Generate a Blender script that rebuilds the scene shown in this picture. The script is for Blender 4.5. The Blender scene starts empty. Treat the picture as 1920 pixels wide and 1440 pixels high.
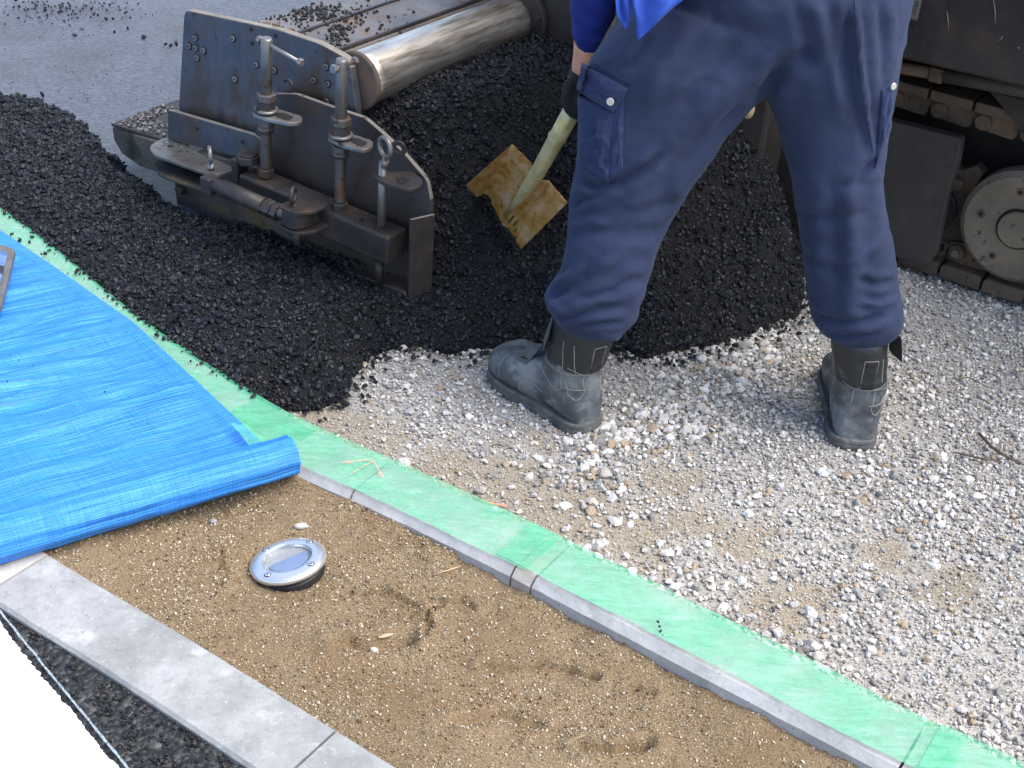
import bpy, bmesh, math, random
import numpy as np
from mathutils import Vector, Matrix
from mathutils.bvhtree import BVHTree
random.seed(7); rng = np.random.default_rng(7)
SC = bpy.context.scene; COL = SC.collection
# ------------------------------------------------------------------ camera
CAM_H, PITCH, FPX, ROLL = 1.48, math.radians(33), 2500.0, math.radians(4)
CO = np.array([0, 0, CAM_H]); FW = np.array([0, math.cos(PITCH), -math.sin(PITCH)])
_u = np.array([0, math.sin(PITCH), math.cos(PITCH)]); _r = np.array([1.0, 0, 0])
UP = _u*math.cos(ROLL) - _r*math.sin(ROLL); RT = _r*math.cos(ROLL) + _u*math.sin(ROLL)
cd = bpy.data.cameras.new('camera'); cam = bpy.data.objects.new('camera', cd); COL.objects.link(cam)
cd.sensor_width = 36; cd.lens = FPX/1920*36; cd.clip_start = .05; cd.clip_end = 400
M = Matrix.Identity(4)
for i in range(3):
    M[i][0], M[i][1], M[i][2], M[i][3] = RT[i], UP[i], -FW[i], CO[i]
cam.matrix_world = M; SC.camera = cam
# ------------------------------------------------------------------ light
SUN_EL, SUN_AZ = math.radians(58), math.radians(100)     # azimuth clockwise from +Y
w = bpy.data.worlds.new('World'); SC.world = w; w.use_nodes = True
nt = w.node_tree; bg = nt.nodes['Background']
sky = nt.nodes.new('ShaderNodeTexSky'); sky.sky_type = 'NISHITA'; sky.sun_disc = False
sky.sun_elevation = SUN_EL; sky.sun_rotation = SUN_AZ
sky.air_density = 1.0; sky.dust_density = 1.8; sky.ozone_density = 1.0
nt.links.new(sky.outputs[0], bg.inputs[0]); bg.inputs[1].default_value = 0.15
sl = bpy.data.lights.new('sun', 'SUN'); so = bpy.data.objects.new('sun', sl); COL.objects.link(so)
sl.energy = 2.4; sl.angle = math.radians(60); sl.color = (1.0, .955, .885)
sdir = Vector((math.sin(SUN_AZ)*math.cos(SUN_EL), math.cos(SUN_AZ)*math.cos(SUN_EL), math.sin(SUN_EL)))
so.rotation_euler = sdir.to_track_quat('Z', 'Y').to_euler(); so.location = (0, 0, 8)
VS = SC.view_settings; VS.view_transform = 'Standard'; VS.look = 'None'; VS.gamma = 1; VS.exposure = 1.22

# ------------------------------------------------------------------ measuring helpers
def ray(x, y): return FW + RT*(x-960)/FPX + UP*(720-y)/FPX
def G(x, y, z=0.0):                                   # where the sight line meets height z
    d = ray(x, y); return CO + d*((z-CAM_H)/d[2])
def PY(x, y, Y):                                      # where it meets depth Y
    d = ray(x, y); return CO + d*(Y/d[1])
def proj(p):
    v = np.asarray(p, float)-CO; z = v@FW
    return np.stack([960+FPX*(v@RT)/z, 720-FPX*(v@UP)/z], -1)
ANG = math.radians(33)
UX = np.array([math.cos(ANG), -math.sin(ANG), 0]); VX = np.array([math.sin(ANG), math.cos(ANG), 0])
P0 = G(745, 580, 0)
def Q(x, y, v=0.0):                                   # pixel to paver space on the plane at side offset v
    d = ray(x, y); o = P0+VX*v
    X = CO + d*(((o-CO)@VX)/(d@VX)) - P0
    return np.array([X@UX, v, X[2]])
def uv_of(p):
    d = np.asarray(p, float)[..., :2]-P0[:2]
    return d@UX[:2], d@VX[:2]
def W(u, v, z=0.0): return P0*np.array([1, 1, 0])+UX*u+VX*v+np.array([0, 0, z])

_T = np.random.default_rng(3).random((256, 256)).astype(np.float64)
def vnoise(x, y):
    xi = np.floor(x).astype(int); yi = np.floor(y).astype(int); fx = x-xi; fy = y-yi
    fx = fx*fx*fx*(fx*(fx*6-15)+10); fy = fy*fy*fy*(fy*(fy*6-15)+10)
    a = _T[xi & 255, yi & 255]; b = _T[(xi+1) & 255, yi & 255]; c = _T[xi & 255, (yi+1) & 255]; d = _T[(xi+1) & 255, (yi+1) & 255]
    return (a*(1-fx)+b*fx)*(1-fy)+(c*(1-fx)+d*fx)*fy
def fbm(x, y, s=1.0, o=4, g=.5):
    r = 0; a = 1; t = 0
    for i in range(o):
        r = r + a*(vnoise(x*s+17.3*i, y*s+9.1*i)*2-1); t += a; a *= g; s *= 2.03
    return r/t
def inpoly(x, y, poly):
    x = np.asarray(x, float); ins = np.zeros(x.shape, bool); n = len(poly); j = n-1
    for i in range(n):
        xi, yi = poly[i][:2]; xj, yj = poly[j][:2]
        if yi != yj:
            ins ^= ((yi > y) != (yj > y)) & (x < (xj-xi)*(y-yi)/(yj-yi)+xi)
        j = i
    return ins
def dline(x, y, pl):
    best = np.full(np.shape(x), 1e9)
    for a, b in zip(pl[:-1], pl[1:]):
        dx, dy = b[0]-a[0], b[1]-a[1]; L = dx*dx+dy*dy+1e-12
        t = np.clip(((x-a[0])*dx+(y-a[1])*dy)/L, 0, 1)
        best = np.minimum(best, np.hypot(x-a[0]-t*dx, y-a[1]-t*dy))
    return best
def sstep(a, b, x):
    t = np.clip((x-a)/(b-a), 0, 1); return t*t*(3-2*t)

# ------------------------------------------------------------------ object helpers
def tag(o, label=None, cat=None, group=None, kind=None):
    if label: o['label'] = label
    if cat: o['category'] = cat
    if group: o['group'] = group
    if kind: o['kind'] = kind
    return o
def empty(name, loc, rz=0.0):
    o = bpy.data.objects.new(name, None); COL.objects.link(o); o.location = loc; o.rotation_euler = (0, 0, rz)
    o.empty_display_size = .05; return o
def link(name, me, mat, parent=None):
    o = bpy.data.objects.new(name, me); COL.objects.link(o)
    if mat and not me.materials: me.materials.append(mat)
    if parent: o.parent = parent
    return o
def mesh_np(name, V, F, col=None, smooth=False, uv=None):
    """V (n,3); F (m,k) all faces with k corners"""
    me = bpy.data.meshes.new(name); V = np.asarray(V, np.float32); F = np.asarray(F, np.int32)
    me.vertices.add(len(V)); me.vertices.foreach_set('co', V.ravel())
    m, k = F.shape; me.loops.add(m*k); me.loops.foreach_set('vertex_index', F.ravel())
    me.polygons.add(m); me.polygons.foreach_set('loop_start', np.arange(0, m*k, k, dtype=np.int32))
    me.polygons.foreach_set('loop_total', np.full(m, k, np.int32))
    me.polygons.foreach_set('use_smooth', np.full(m, smooth, bool))
    if col is not None:
        a = me.color_attributes.new('Col', 'FLOAT_COLOR', 'POINT')
        c = np.ones((len(V), 4), np.float32); c[:, :3] = col; a.data.foreach_set('color', c.ravel())
    if uv is not None:
        l = me.uv_layers.new(name='UVMap'); l.data.foreach_set('uv', np.asarray(uv, np.float32)[F.ravel()].ravel())
    me.update(calc_edges=True); me.validate(); return me
def gridfaces(ny, nx, wrapx=False, keep=None):
    j = np.arange(ny-1)[:, None]; i = np.arange(nx if wrapx else nx-1)[None, :]; i2 = (i+1) % nx
    f = np.stack(np.broadcast_arrays(j*nx+i, j*nx+i2, (j+1)*nx+i2, (j+1)*nx+i), -1).reshape(-1, 4)
    return f if keep is None else f[keep.ravel()[f].any(1)]
class MB:
    """collects shapes; build() links them as one mesh object"""
    def __init__(s): s.v = []; s.f = []; s.sm = []
    def add(s, V, F, smooth=False):
        b = len(s.v); s.v += [tuple(map(float, p)) for p in V]; s.f += [tuple(int(i)+b for i in f) for f in F]; s.sm += [smooth]*len(F); return s
    def prism(s, poly, ext, bev=0):
        poly = [np.asarray(p, float) for p in poly]; ext = np.asarray(ext, float); n = len(poly)
        V = poly+[p+ext for p in poly]
        F = [tuple(range(n))[::-1], tuple(range(n, 2*n))]+[(i, (i+1) % n, n+(i+1) % n, n+i) for i in range(n)]
        return s.add(V, F)
    def box(s, c, a, b, d):
        c, a, b, d = [np.asarray(q, float) for q in (c, a, b, d)]
        return s.prism([c-a-b-d, c+a-b-d, c+a+b-d, c-a+b-d], 2*d)
    def tube(s, pts, r, n=12, cap=True, smooth=True):
        pts = [np.asarray(p, float) for p in pts]; r = [r]*len(pts) if np.isscalar(r) else r
        V = []; m = len(pts); prev = None
        for i, p in enumerate(pts):
            t = pts[min(i+1, m-1)]-pts[max(i-1, 0)]; t = t/(np.linalg.norm(t)+1e-12)
            if prev is None:
                h = np.array([0, 0, 1.]) if abs(t[2]) < .9 else np.array([1., 0, 0])
                a = np.cross(t, h)
            else: a = prev-t*(prev@t)
            a /= np.linalg.norm(a); prev = a; b = np.cross(t, a)
            for k in range(n):
                q = 2*math.pi*k/n; V.append(p+r[i]*(a*math.cos(q)+b*math.sin(q)))
        F = [(i*n+k, i*n+(k+1) % n, (i+1)*n+(k+1) % n, (i+1)*n+k) for i in range(m-1) for k in range(n)]
        b0 = len(s.v); s.add(V, F, smooth)
        if cap:
            s.f += [tuple(b0+k for k in range(n))[::-1], tuple(b0+(m-1)*n+k for k in range(n))]; s.sm += [False, False]
        return s
    def hexnut(s, p, ax, r, h):
        p = np.asarray(p, float); ax = np.asarray(ax, float)/np.linalg.norm(ax)
        return s.tube([p, p+ax*h*.12, p+ax*h*.88, p+ax*h], [r*.9, r, r, r*.9], 6, True, False)
    def ring(s, c, a, b, R, r, n=24, m=10, a0=0, a1=2*math.pi):
        c, a, b = [np.asarray(q, float) for q in (c, a, b)]; nn = np.cross(a, b); V = []
        full = abs(a1-a0-2*math.pi) < 1e-6; N = n if full else n+1
        for i in range(N):
            t = a0+(a1-a0)*i/n; d = a*math.cos(t)+b*math.sin(t)
            for k in range(m):
                q = 2*math.pi*k/m; V.append(c+d*(R+r*math.cos(q))+nn*r*math.sin(q))
        F = [((i % N)*m+k, (i % N)*m+(k+1) % m, ((i+1) % N)*m+(k+1) % m, ((i+1) % N)*m+k) for i in range(n) for k in range(m)]
        return s.add(V, F, True)
    def disc(s, c, ax, r, h, n=24, rin=None):
        c = np.asarray(c, float); ax = np.asarray(ax, float)/np.linalg.norm(ax)
        hh = np.array([0, 0, 1.]) if abs(ax[2]) < .9 else np.array([1., 0, 0]); a = np.cross(ax, hh); a /= np.linalg.norm(a); b = np.cross(ax, a)
        prof = [(0, 0), (r, 0), (r, h*.75), (r-h*.25, h), (0, h)] if rin is None else [(rin, 0), (r, 0), (r, h*.8), (r-h*.2, h), (rin+h*.2, h), (rin, h*.8), (rin, 0)]
        V = [c+ax*z+rr*(a*math.cos(2*math.pi*k/n)+b*math.sin(2*math.pi*k/n)) for rr, z in prof for k in range(n)]
        F = [(i*n+k, i*n+(k+1) % n, (i+1)*n+(k+1) % n, (i+1)*n+k) for i in range(len(prof)-1) for k in range(n)]
        return s.add(V, F)
    def mesh(s, name):
        me = bpy.data.meshes.new(name); me.from_pydata(s.v, [], s.f); me.polygons.foreach_set('use_smooth', s.sm)
        bm = bmesh.new(); bm.from_mesh(me); bmesh.ops.remove_doubles(bm, verts=bm.verts, dist=1e-6)
        bmesh.ops.recalc_face_normals(bm, faces=bm.faces); bm.to_mesh(me); bm.free(); me.update(); return me
    def build(s, name, mat, parent=None, bevel=0.0, seg=2):
        o = link(name, s.mesh(name), mat, parent)
        if bevel:
            b = o.modifiers.new('bevel', 'BEVEL'); b.width = bevel; b.segments = seg; b.limit_method = 'ANGLE'; b.angle_limit = math.radians(40)
            b.harden_normals = False
        return o
def rounded(poly, r, n=4):
    """2D/3D polygon with its corners rounded"""
    P = [np.asarray(p, float) for p in poly]; out = []; m = len(P)
    for i in range(m):
        a, p, b = P[i-1], P[i], P[(i+1) % m]; da = a-p; db = b-p; la = np.linalg.norm(da); lb = np.linalg.norm(db)
        q = min(r, la*.45, lb*.45); A = p+da/la*q; B = p+db/lb*q
        for k in range(n+1):
            t = k/n; out.append((1-t)**2*A+2*t*(1-t)*p+t*t*B)
    return out

# ------------------------------------------------------------------ materials
def newmat(name):
    m = bpy.data.materials.new(name); m.use_nodes = True; t = m.node_tree; return m, t, t.nodes['Principled BSDF']
def nd(t, typ, **kw):
    n = t.nodes.new(typ)
    for k, v in kw.items():
        if k in n.inputs: n.inputs[k].default_value = v
        else: setattr(n, k, v)
    return n
def coords(t, scale=(1, 1, 1), kind='Object', rot=(0, 0, 0)):
    c = nd(t, 'ShaderNodeTexCoord'); m = nd(t, 'ShaderNodeMapping'); m.inputs['Scale'].default_value = scale; m.inputs['Rotation'].default_value = rot
    t.links.new(c.outputs[kind], m.inputs['Vector']); return m.outputs['Vector']
def noise(t, vec, scale, detail=6, rough=.6, dist=0):
    n = nd(t, 'ShaderNodeTexNoise'); n.inputs['Scale'].default_value = scale; n.inputs['Detail'].default_value = detail
    n.inputs['Roughness'].default_value = rough; n.inputs['Distortion'].default_value = dist
    t.links.new(vec, n.inputs['Vector']); return n.outputs['Fac']
def ramp(t, fac, stops):
    r = nd(t, 'ShaderNodeValToRGB'); e = r.color_ramp.elements
    while len(e) < len(stops): e.new(.5)
    for el, (p, c) in zip(e, stops):
        el.position = p; el.color = (c, c, c, 1) if np.isscalar(c) else (*c, 1)
    t.links.new(fac, r.inputs['Fac']); return r.outputs['Color']
def mix(t, fac, a, b, blend='MIX'):
    m = nd(t, 'ShaderNodeMix', data_type='RGBA', blend_type=blend)
    for sock, v in ((m.inputs[0], fac), (m.inputs[6], a), (m.inputs[7], b)):
        if isinstance(v, bpy.types.NodeSocket): t.links.new(v, sock)
        elif np.isscalar(v): sock.default_value = v
        else: sock.default_value = (*v, 1)
    return m.outputs[2]
def bump(t, b, h, strength, dist, prev=None):
    n = nd(t, 'ShaderNodeBump'); n.inputs['Strength'].default_value = strength; n.inputs['Distance'].default_value = dist
    t.links.new(h, n.inputs['Height'])
    if prev is not None: t.links.new(prev, n.inputs['Normal'])
    t.links.new(n.outputs['Normal'], b.inputs['Normal']); return n.outputs['Normal']
def simple(name, stops, scale=8, rough=(.5, .7), metal=0.0, bs=(200, .2, .002), stretch=(1, 1, 1), spots=None, kind='Object', spec=.5, det=6):
    """noise-coloured material: stops = colour ramp, spots = list of (scale, threshold, softness, colour)"""
    m, t, b = newmat(name); v = coords(t, stretch, kind)
    c = ramp(t, noise(t, v, scale, det, .65), stops)
    for i, (s2, th, so_, cc) in enumerate(spots or []):
        f = ramp(t, noise(t, v, s2, 5, .6, .3*i), [(th, 0.), (min(th+so_, 1), 1.)]); c = mix(t, f, c, cc)
    t.links.new(c, b.inputs['Base Color'])
    r = nd(t, 'ShaderNodeMapRange'); t.links.new(noise(t, v, scale*3, 4), r.inputs['Value'])
    r.inputs['From Min'].default_value = .3; r.inputs['From Max'].default_value = .7; r.inputs['To Min'].default_value = rough[0]; r.inputs['To Max'].default_value = rough[1]
    t.links.new(r.outputs[0], b.inputs['Roughness']); b.inputs['Metallic'].default_value = metal; b.inputs['Specular IOR Level'].default_value = spec
    if bs: bump(t, b, noise(t, v, bs[0], 5), bs[1], bs[2])
    return m
def attrmat(name, rough=.8, noise_amt=.35, nscale=300, spec=.4, bs=(500, .5, .001)):
    m, t, b = newmat(name); a = nd(t, 'ShaderNodeVertexColor', layer_name='Col'); v = coords(t)
    c = mix(t, 1.0, a.outputs['Color'], ramp(t, noise(t, v, nscale, 5), [(.3, 1-noise_amt), (.7, 1+noise_amt*.3)]), 'MULTIPLY')
    t.links.new(c, b.inputs['Base Color']); b.inputs['Roughness'].default_value = rough; b.inputs['Specular IOR Level'].default_value = spec
    if bs: bump(t, b, noise(t, v, bs[0], 4), bs[1], bs[2])
    return m
MT = {}
# gravel base: fines between the stones, grey with tan patches
m, t, b = newmat('gravel_fines'); v = coords(t)
c = ramp(t, noise(t, v, 260, 6, .7), [(.3, (.20, .185, .165)), (.5, (.42, .395, .36)), (.68, (.62, .59, .55))])
va_ = nd(t, 'ShaderNodeVertexColor', layer_name='Col'); c = mix(t, va_.outputs['Color'], c, ramp(t, noise(t, v, 240, 6, .7), [(.33, (.17, .135, .092)), (.5, (.33, .28, .21)), (.68, (.50, .45, .37))]))
t.links.new(c, b.inputs['Base Color']); b.inputs['Roughness'].default_value = .95; b.inputs['Specular IOR Level'].default_value = .2
n1 = bump(t, b, noise(t, v, 160, 6, .7), .9, .006)
bump(t, b, noise(t, v, 420, 3), .5, .003, n1); MT['fines'] = m
MT['stone'] = attrmat('crushed_stone', .85, .4, 260, .3)
# bituminous mix
m, t, b = newmat('asphalt_mix'); v = coords(t)
c = ramp(t, noise(t, v, 170, 5, .7), [(.35, (.002, .002, .003)), (.55, (.006, .006, .008)), (.75, (.018, .018, .021))])
t.links.new(c, b.inputs['Base Color']); b.inputs['Roughness'].default_value = .5
n1 = bump(t, b, noise(t, v, 110, 5, .7), 1., .012); MT['mix'] = m
MT['grain'] = attrmat('asphalt_grain', .50, .5, 420, .40, (400, .5, .001))
# rolled road
m, t, b = newmat('rolled_asphalt'); v = coords(t)
vv = coords(t, (1, 2.6, 1), rot=(0, 0, ANG))
c = ramp(t, noise(t, vv, 90, 6, .75), [(.36, (.028, .031, .043)), (.5, (.095, .105, .140)), (.66, (.20, .22, .285))])
c = mix(t, ramp(t, noise(t, v, 1.6, 3), [(.52, 0.), (.66, .55)]), c, (.05, .045, .042))
t.links.new(c, b.inputs['Base Color']); b.inputs['Roughness'].default_value = .34
n1 = bump(t, b, noise(t, vv, 60, 6, .8), .9, .010); MT['road'] = m
# old asphalt, bottom left
m, t, b = newmat('old_asphalt'); v = coords(t)
vo = nd(t, 'ShaderNodeTexVoronoi'); vo.inputs['Scale'].default_value = 95; t.links.new(v, vo.inputs['Vector'])
c = mix(t, ramp(t, noise(t, v, 70, 5, .7), [(.35, 0.), (.7, 1.)]), (.006, .006, .007), (.026, .026, .028))
sp = nd(t, 'ShaderNodeSeparateColor'); t.links.new(vo.outputs['Color'], sp.inputs[0])
c = mix(t, ramp(t, sp.outputs[0], [(.8, 0.), (1., .6)]), c, (.12, .12, .11))
t.links.new(c, b.inputs['Base Color']); b.inputs['Roughness'].default_value = .6
n1 = bump(t, b, vo.outputs['Distance'], .9, -.006); bump(t, b, noise(t, v, 260, 5), .5, .002, n1); MT['old'] = m
# sand
m, t, b = newmat('sand'); v = coords(t)
c = ramp(t, noise(t, v, 420, 4, .7), [(.32, (.056, .037, .020)), (.47, (.175, .124, .068)), (.61, (.30, .222, .136)), (.73, (.58, .50, .38))])
c = mix(t, ramp(t, noise(t, v, 7, 5, .6), [(.45, 0.), (.7, .75)]), c, (.17, .105, .052), 'MIX')
c = mix(t, ramp(t, noise(t, v, 2.3, 3, .6), [(.4, 0.), (.7, .25)]), c, (.40, .30, .19), 'MIX')
t.links.new(c, b.inputs['Base Color']); b.inputs['Roughness'].default_value = .95; b.inputs['Specular IOR Level'].default_value = .2
n1 = bump(t, b, noise(t, v, 230, 6, .75), .8, .005); MT['sand'] = m
MT['sandgrain'] = attrmat('sand_grain', .85, .3, 400, .3, None)
# concrete
def concrete(name, a, bb, cc):
    m, t, b = newmat(name); v = coords(t)
    c = ramp(t, noise(t, v, 9, 8, .65), [(.35, a), (.65, bb)])
    c = mix(t, ramp(t, noise(t, v, 22, 7, .72, .3), [(.56, 0.), (.74, .7)]), c, cc); c = mix(t, ramp(t, noise(t, v, 65, 6, .75), [(.34, .4), (.50, 0.)]), c, tuple(q*.7 for q in a))
    c = mix(t, ramp(t, noise(t, v, 230, 2), [(.66, 0.), (.72, .7)]), c, cc)
    c = mix(t, ramp(t, noise(t, v, 150, 2), [(.27, .6), (.32, 0.)]), c, (.12, .12, .12))
    t.links.new(c, b.inputs['Base Color']); b.inputs['Roughness'].default_value = .85
    bump(t, b, noise(t, v, 180, 6, .7), .3, .002); return m
MT['slab'] = concrete('slab_concrete', (.20, .205, .203), (.33, .335, .33), (.50, .495, .485))
MT['kerb'] = concrete('kerb_concrete', (.34, .335, .33), (.48, .475, .465), (.58, .57, .555))
MT['joint'] = concrete('joint_mortar', (.36, .33, .29), (.48, .45, .41), (.58, .56, .52))
# green masking film, lets the concrete through
m, t, b = newmat('green_film'); v = coords(t, (1, 4.5, 1), rot=(0, 0, .62)); v1 = coords(t)
c = ramp(t, noise(t, v, 22, 6, .7, .4), [(.3, (.08, .45, .235)), (.6, (.17, .56, .35)), (.78, (.46, .74, .58))])
t.links.new(c, b.inputs['Base Color']); b.inputs['Roughness'].default_value = .26
al = nd(t, 'ShaderNodeMath', operation='ADD'); t.links.new(ramp(t, noise(t, v1, 13, 4, .6), [(.32, .12), (.68, .40)]), al.inputs[0]); t.links.new(ramp(t, noise(t, v1, 60, 6, .75), [(.32, .16), (.68, .32)]), al.inputs[1]); t.links.new(al.outputs[0], b.inputs['Alpha'])
bump(t, b, noise(t, v, 30, 6, .65, .5), .55, .004); MT['film'] = m
m, t, b = newmat('pink_chalk'); v = coords(t); b.inputs['Base Color'].default_value = (.74, .36, .27, 1); b.inputs['Roughness'].default_value = .9
t.links.new(ramp(t, noise(t, v, 260, 5, .7), [(.38, .10), (.62, .75)]), b.inputs['Alpha']); MT['chalk'] = m
# tarpaulin
m, t, b = newmat('blue_tarpaulin')
va = coords(t, (250, 5, 1), 'UV'); vb = coords(t, (9, 330, 1), 'UV'); vcc = coords(t, (9, 5, 1), 'UV'); vst = coords(t, (1, 1, 1), 'UV')
na = noise(t, va, 1, 3, .6); nb = noise(t, vb, 1, 3, .6); nc = noise(t, vcc, 1, 4)
s1 = mix(t, .27, na, nb); s1 = ramp(t, s1, [(.30, 0.), (.72, 1.)])
c = ramp(t, s1, [(.1, (.008, .115, .43)), (.5, (.020, .215, .63)), (.95, (.085, .35, .76))])
c = mix(t, ramp(t, nc, [(.4, 0.), (.75, .35)]), c, (.025, .22, .66))
t.links.new(c, b.inputs['Base Color']); b.inputs['Roughness'].default_value = .42; b.inputs['Specular IOR Level'].default_value = .5
n1 = bump(t, b, s1, .8, .003)
wv = nd(t, 'ShaderNodeTexWave', wave_type='BANDS', bands_direction='X'); wv.inputs['Scale'].default_value = 42; wv.inputs['Distortion'].default_value = .6
t.links.new(vst, wv.inputs['Vector']); bump(t, b, wv.outputs['Fac'], .25, .0012, n1); MT['tarp'] = m
# steel
BLK = (.012, .011, .011)
def steel(name, base, rust, rusty=.56, metal=.55, rough=(.38, .6), extra=None, bs=(90, .25, .003), stretch=(1, 1, 1)):
    return simple(name, base, 7, rough, metal, bs, stretch, [(14, rusty, .14, rust), (46, .60, .1, (.045, .030, .022))]+(extra or []))
MT['plate'] = steel('blued_steel', [(.3, (.050, .052, .058)), (.5, (.095, .101, .114)), (.7, (.17, .172, .174))], (.082, .056, .041), .48,
                    .35, extra=[(5, .56, .12, (.036, .060, .10)), (3.2, .52, .14, (.075, .052, .040)), (22, .70, .05, (.30, .27, .20))], stretch=(1, 1, .5))
MT['gate'] = steel('dark_steel', [(.3, (.032, .027, .026)), (.6, (.078, .063, .056)), (.8, (.125, .10, .086))], (.055, .036, .028), .5, .3, (.4, .6))
MT['beam'] = steel('oily_steel', [(.3, (.022, .018, .017)), (.6, (.052, .043, .040)), (.8, (.085, .068, .060))], (.08, .052, .036), .55, .25, (.42, .62))
MT['bare'] = steel('worn_bare_steel', [(.3, (.13, .12, .11)), (.6, (.26, .24, .22)), (.8, (.38, .36, .33))], (.12, .075, .045), .56, .6, (.35, .55))
MT['worn'] = steel('worn_edge', [(.3, (.14, .12, .10)), (.6, (.28, .25, .21)), (.8, (.40, .37, .32))], (.12, .08, .05), .58, .2, (.6, .8))
MT['rod'] = steel('threaded_steel', [(.3, (.06, .05, .045)), (.7, (.16, .135, .12))], (.14, .075, .04), .55, .5)
MT['rust'] = steel('rusty_steel', [(.3, (.06, .043, .031)), (.6, (.145, .10, .068)), (.8, (.21, .15, .10))], (.20, .10, .045), .58, .15, (.6, .85))
MT['chassis'] = steel('dark_chassis', [(.3, (.017, .0145, .014)), (.6, (.038, .031, .028)), (.8, (.066, .051, .042))], (.06, .036, .025), .56, .15, (.45, .7),
                      [(30, .74, .03, (.25, .22, .19))])
MT['cover'] = steel('dusty_cover', [(.3, (.040, .034, .029)), (.7, (.070, .060, .050))], (.075, .062, .05), .6, .1, (.65, .8))
MT['wheel'] = steel('dusty_wheel', [(.3, (.12, .092, .064)), (.6, (.22, .175, .125)), (.8, (.30, .245, .18))], (.08, .06, .045), .58, .1, (.7, .9))
MT['deck'] = steel('deck_steel', [(.3, (.12, .11, .105)), (.6, (.22, .20, .185)), (.8, (.30, .27, .24))], (.16, .095, .055), .56, .35, (.4, .6), [(8, .66, .08, (.26, .15, .06))])
MT['shoe'] = steel('shoe_steel', [(.3, (.030, .028, .026)), (.6, (.09, .08, .068)), (.8, (.17, .15, .12))], (.11, .07, .03), .55, .2, (.6, .8), [(9, .55, .12, (.016, .015, .015))])
m, t, b = newmat('polished_tube'); vs = coords(t, (14, 1.1, 14))
c = ramp(t, noise(t, vs, 6, 6, .65), [(.32, (.34, .29, .23)), (.5, (.66, .62, .56)), (.7, (.80, .78, .74))])
c = mix(t, ramp(t, noise(t, coords(t, (10, 1.6, 10)), 3, 6, .7), [(.46, 0.), (.72, .8)]), c, (.24, .15, .075))
t.links.new(c, b.inputs['Base Color']); b.inputs['Metallic'].default_value = .92
t.links.new(ramp(t, noise(t, vs, 9, 5), [(.3, .36), (.7, .56)]), b.inputs['Roughness']); bump(t, b, noise(t, vs, 12, 5), .06, .002); MT['tube'] = m
MT['blade'] = simple('gilt_blade', [(.30, (.26, .11, .018)), (.44, (.48, .26, .06)), (.58, (.60, .40, .20)), (.75, (.66, .50, .38))], 26, (.35, .55), .35, (240, .25, .002),
                     spots=[(45, .60, .12, (.16, .065, .012))])
MT['socket'] = simple('gilt_socket', [(.3, (.40, .33, .14)), (.6, (.62, .55, .29)), (.8, (.70, .64, .42))], 22, (.35, .5), .4, (200, .2, .002), spots=[(40, .66, .1, (.22, .15, .06))])
# cloth and skin
def cloth(name, a, bb, extra=None, rough=.85):
    m, t, b = newmat(name); v = coords(t)
    c = ramp(t, noise(t, v, 11, 5, .6), [(.3, a), (.7, bb)])
    for s2, th, sf, cc in extra or []: c = mix(t, ramp(t, noise(t, v, s2, 5, .65), [(th, 0.), (th+sf, .6)]), c, cc)
    w1 = noise(t, coords(t, (900, 900, 160)), 1, 2); c = mix(t, .35, c, ramp(t, w1, [(.3, .55), (.7, 1.0)]), 'MULTIPLY')
    t.links.new(c, b.inputs['Base Color']); b.inputs['Roughness'].default_value = rough; b.inputs['Specular IOR Level'].default_value = .25
    b.inputs['Sheen Weight'].default_value = .07; b.inputs['Sheen Roughness'].default_value = .5; b.inputs['Sheen Tint'].default_value = (.6, .7, 1, 1)
    n1 = bump(t, b, noise(t, v, 60, 4, .6), .25, .004); bump(t, b, w1, .2, .0008, n1); return m
MT['trouser'] = cloth('navy_work_cloth', (.0175, .0275, .062), (.026, .038, .083), [(30, .70, .1, (.038, .050, .105))])
MT['pocket'] = cloth('navy_pocket_cloth', (.016, .027, .072), (.025, .038, .095), [(24, .62, .1, (.062, .072, .125))])
MT['shirt'] = cloth('bright_blue_cloth', (.024, .068, .34), (.034, .088, .42))
MT['sleeve'] = cloth('dark_blue_cloth', (.003, .011, .11), (.005, .016, .15))
MT['glove'] = cloth('black_glove_knit', (.010, .011, .013), (.018, .019, .022))
m, t, b = newmat('skin'); v = coords(t)
t.links.new(ramp(t, noise(t, v, 30, 5), [(.3, (.42, .19, .11)), (.7, (.56, .28, .175))]), b.inputs['Base Color']); b.inputs['Roughness'].default_value = .55
b.inputs['Subsurface Weight'].default_value = .08; b.inputs['Subsurface Radius'].default_value = (.01, .004, .002); bump(t, b, noise(t, v, 400, 4), .15, .001); MT['skin'] = m
MT['leather'] = simple('scuffed_leather', [(.3, (.026, .030, .034)), (.5, (.068, .078, .088)), (.68, (.20, .22, .235))], 11, (.38, .62), 0, (120, .35, .003),
                       spots=[(26, .60, .13, (.20, .21, .215)), (8, .54, .14, (.19, .20, .20))])
MT['shaftleather'] = simple('dark_leather', [(.3, (.007, .008, .009)), (.7, (.020, .023, .026))], 14, (.35, .55), 0, (150, .3, .002), spots=[(22, .66, .1, (.08, .09, .095))])
MT['sole'] = simple('rubber_sole', [(.3, (.05, .05, .05)), (.7, (.14, .14, .135))], 40, (.7, .9), 0, (120, .3, .002), spots=[(30, .6, .1, (.20, .19, .175))])
MT['thread'] = simple('grey_thread', [(.3, (.16, .155, .14)), (.7, (.30, .29, .25))], 300, (.8, .9), 0, (600, .4, .001))
MT['flap'] = simple('velcro_flap', [(.3, (.05, .05, .05)), (.7, (.12, .12, .118))], 40, (.6, .8), 0, (300, .4, .001))
MT['black'] = simple('black_velcro_and_recess_shade', [(.3, (.006, .006, .006)), (.7, (.016, .016, .016))], 90, (.8, .95), 0, (400, .5, .001))  # boot velcro, also the painted dark of holes, slots and recesses
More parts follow.
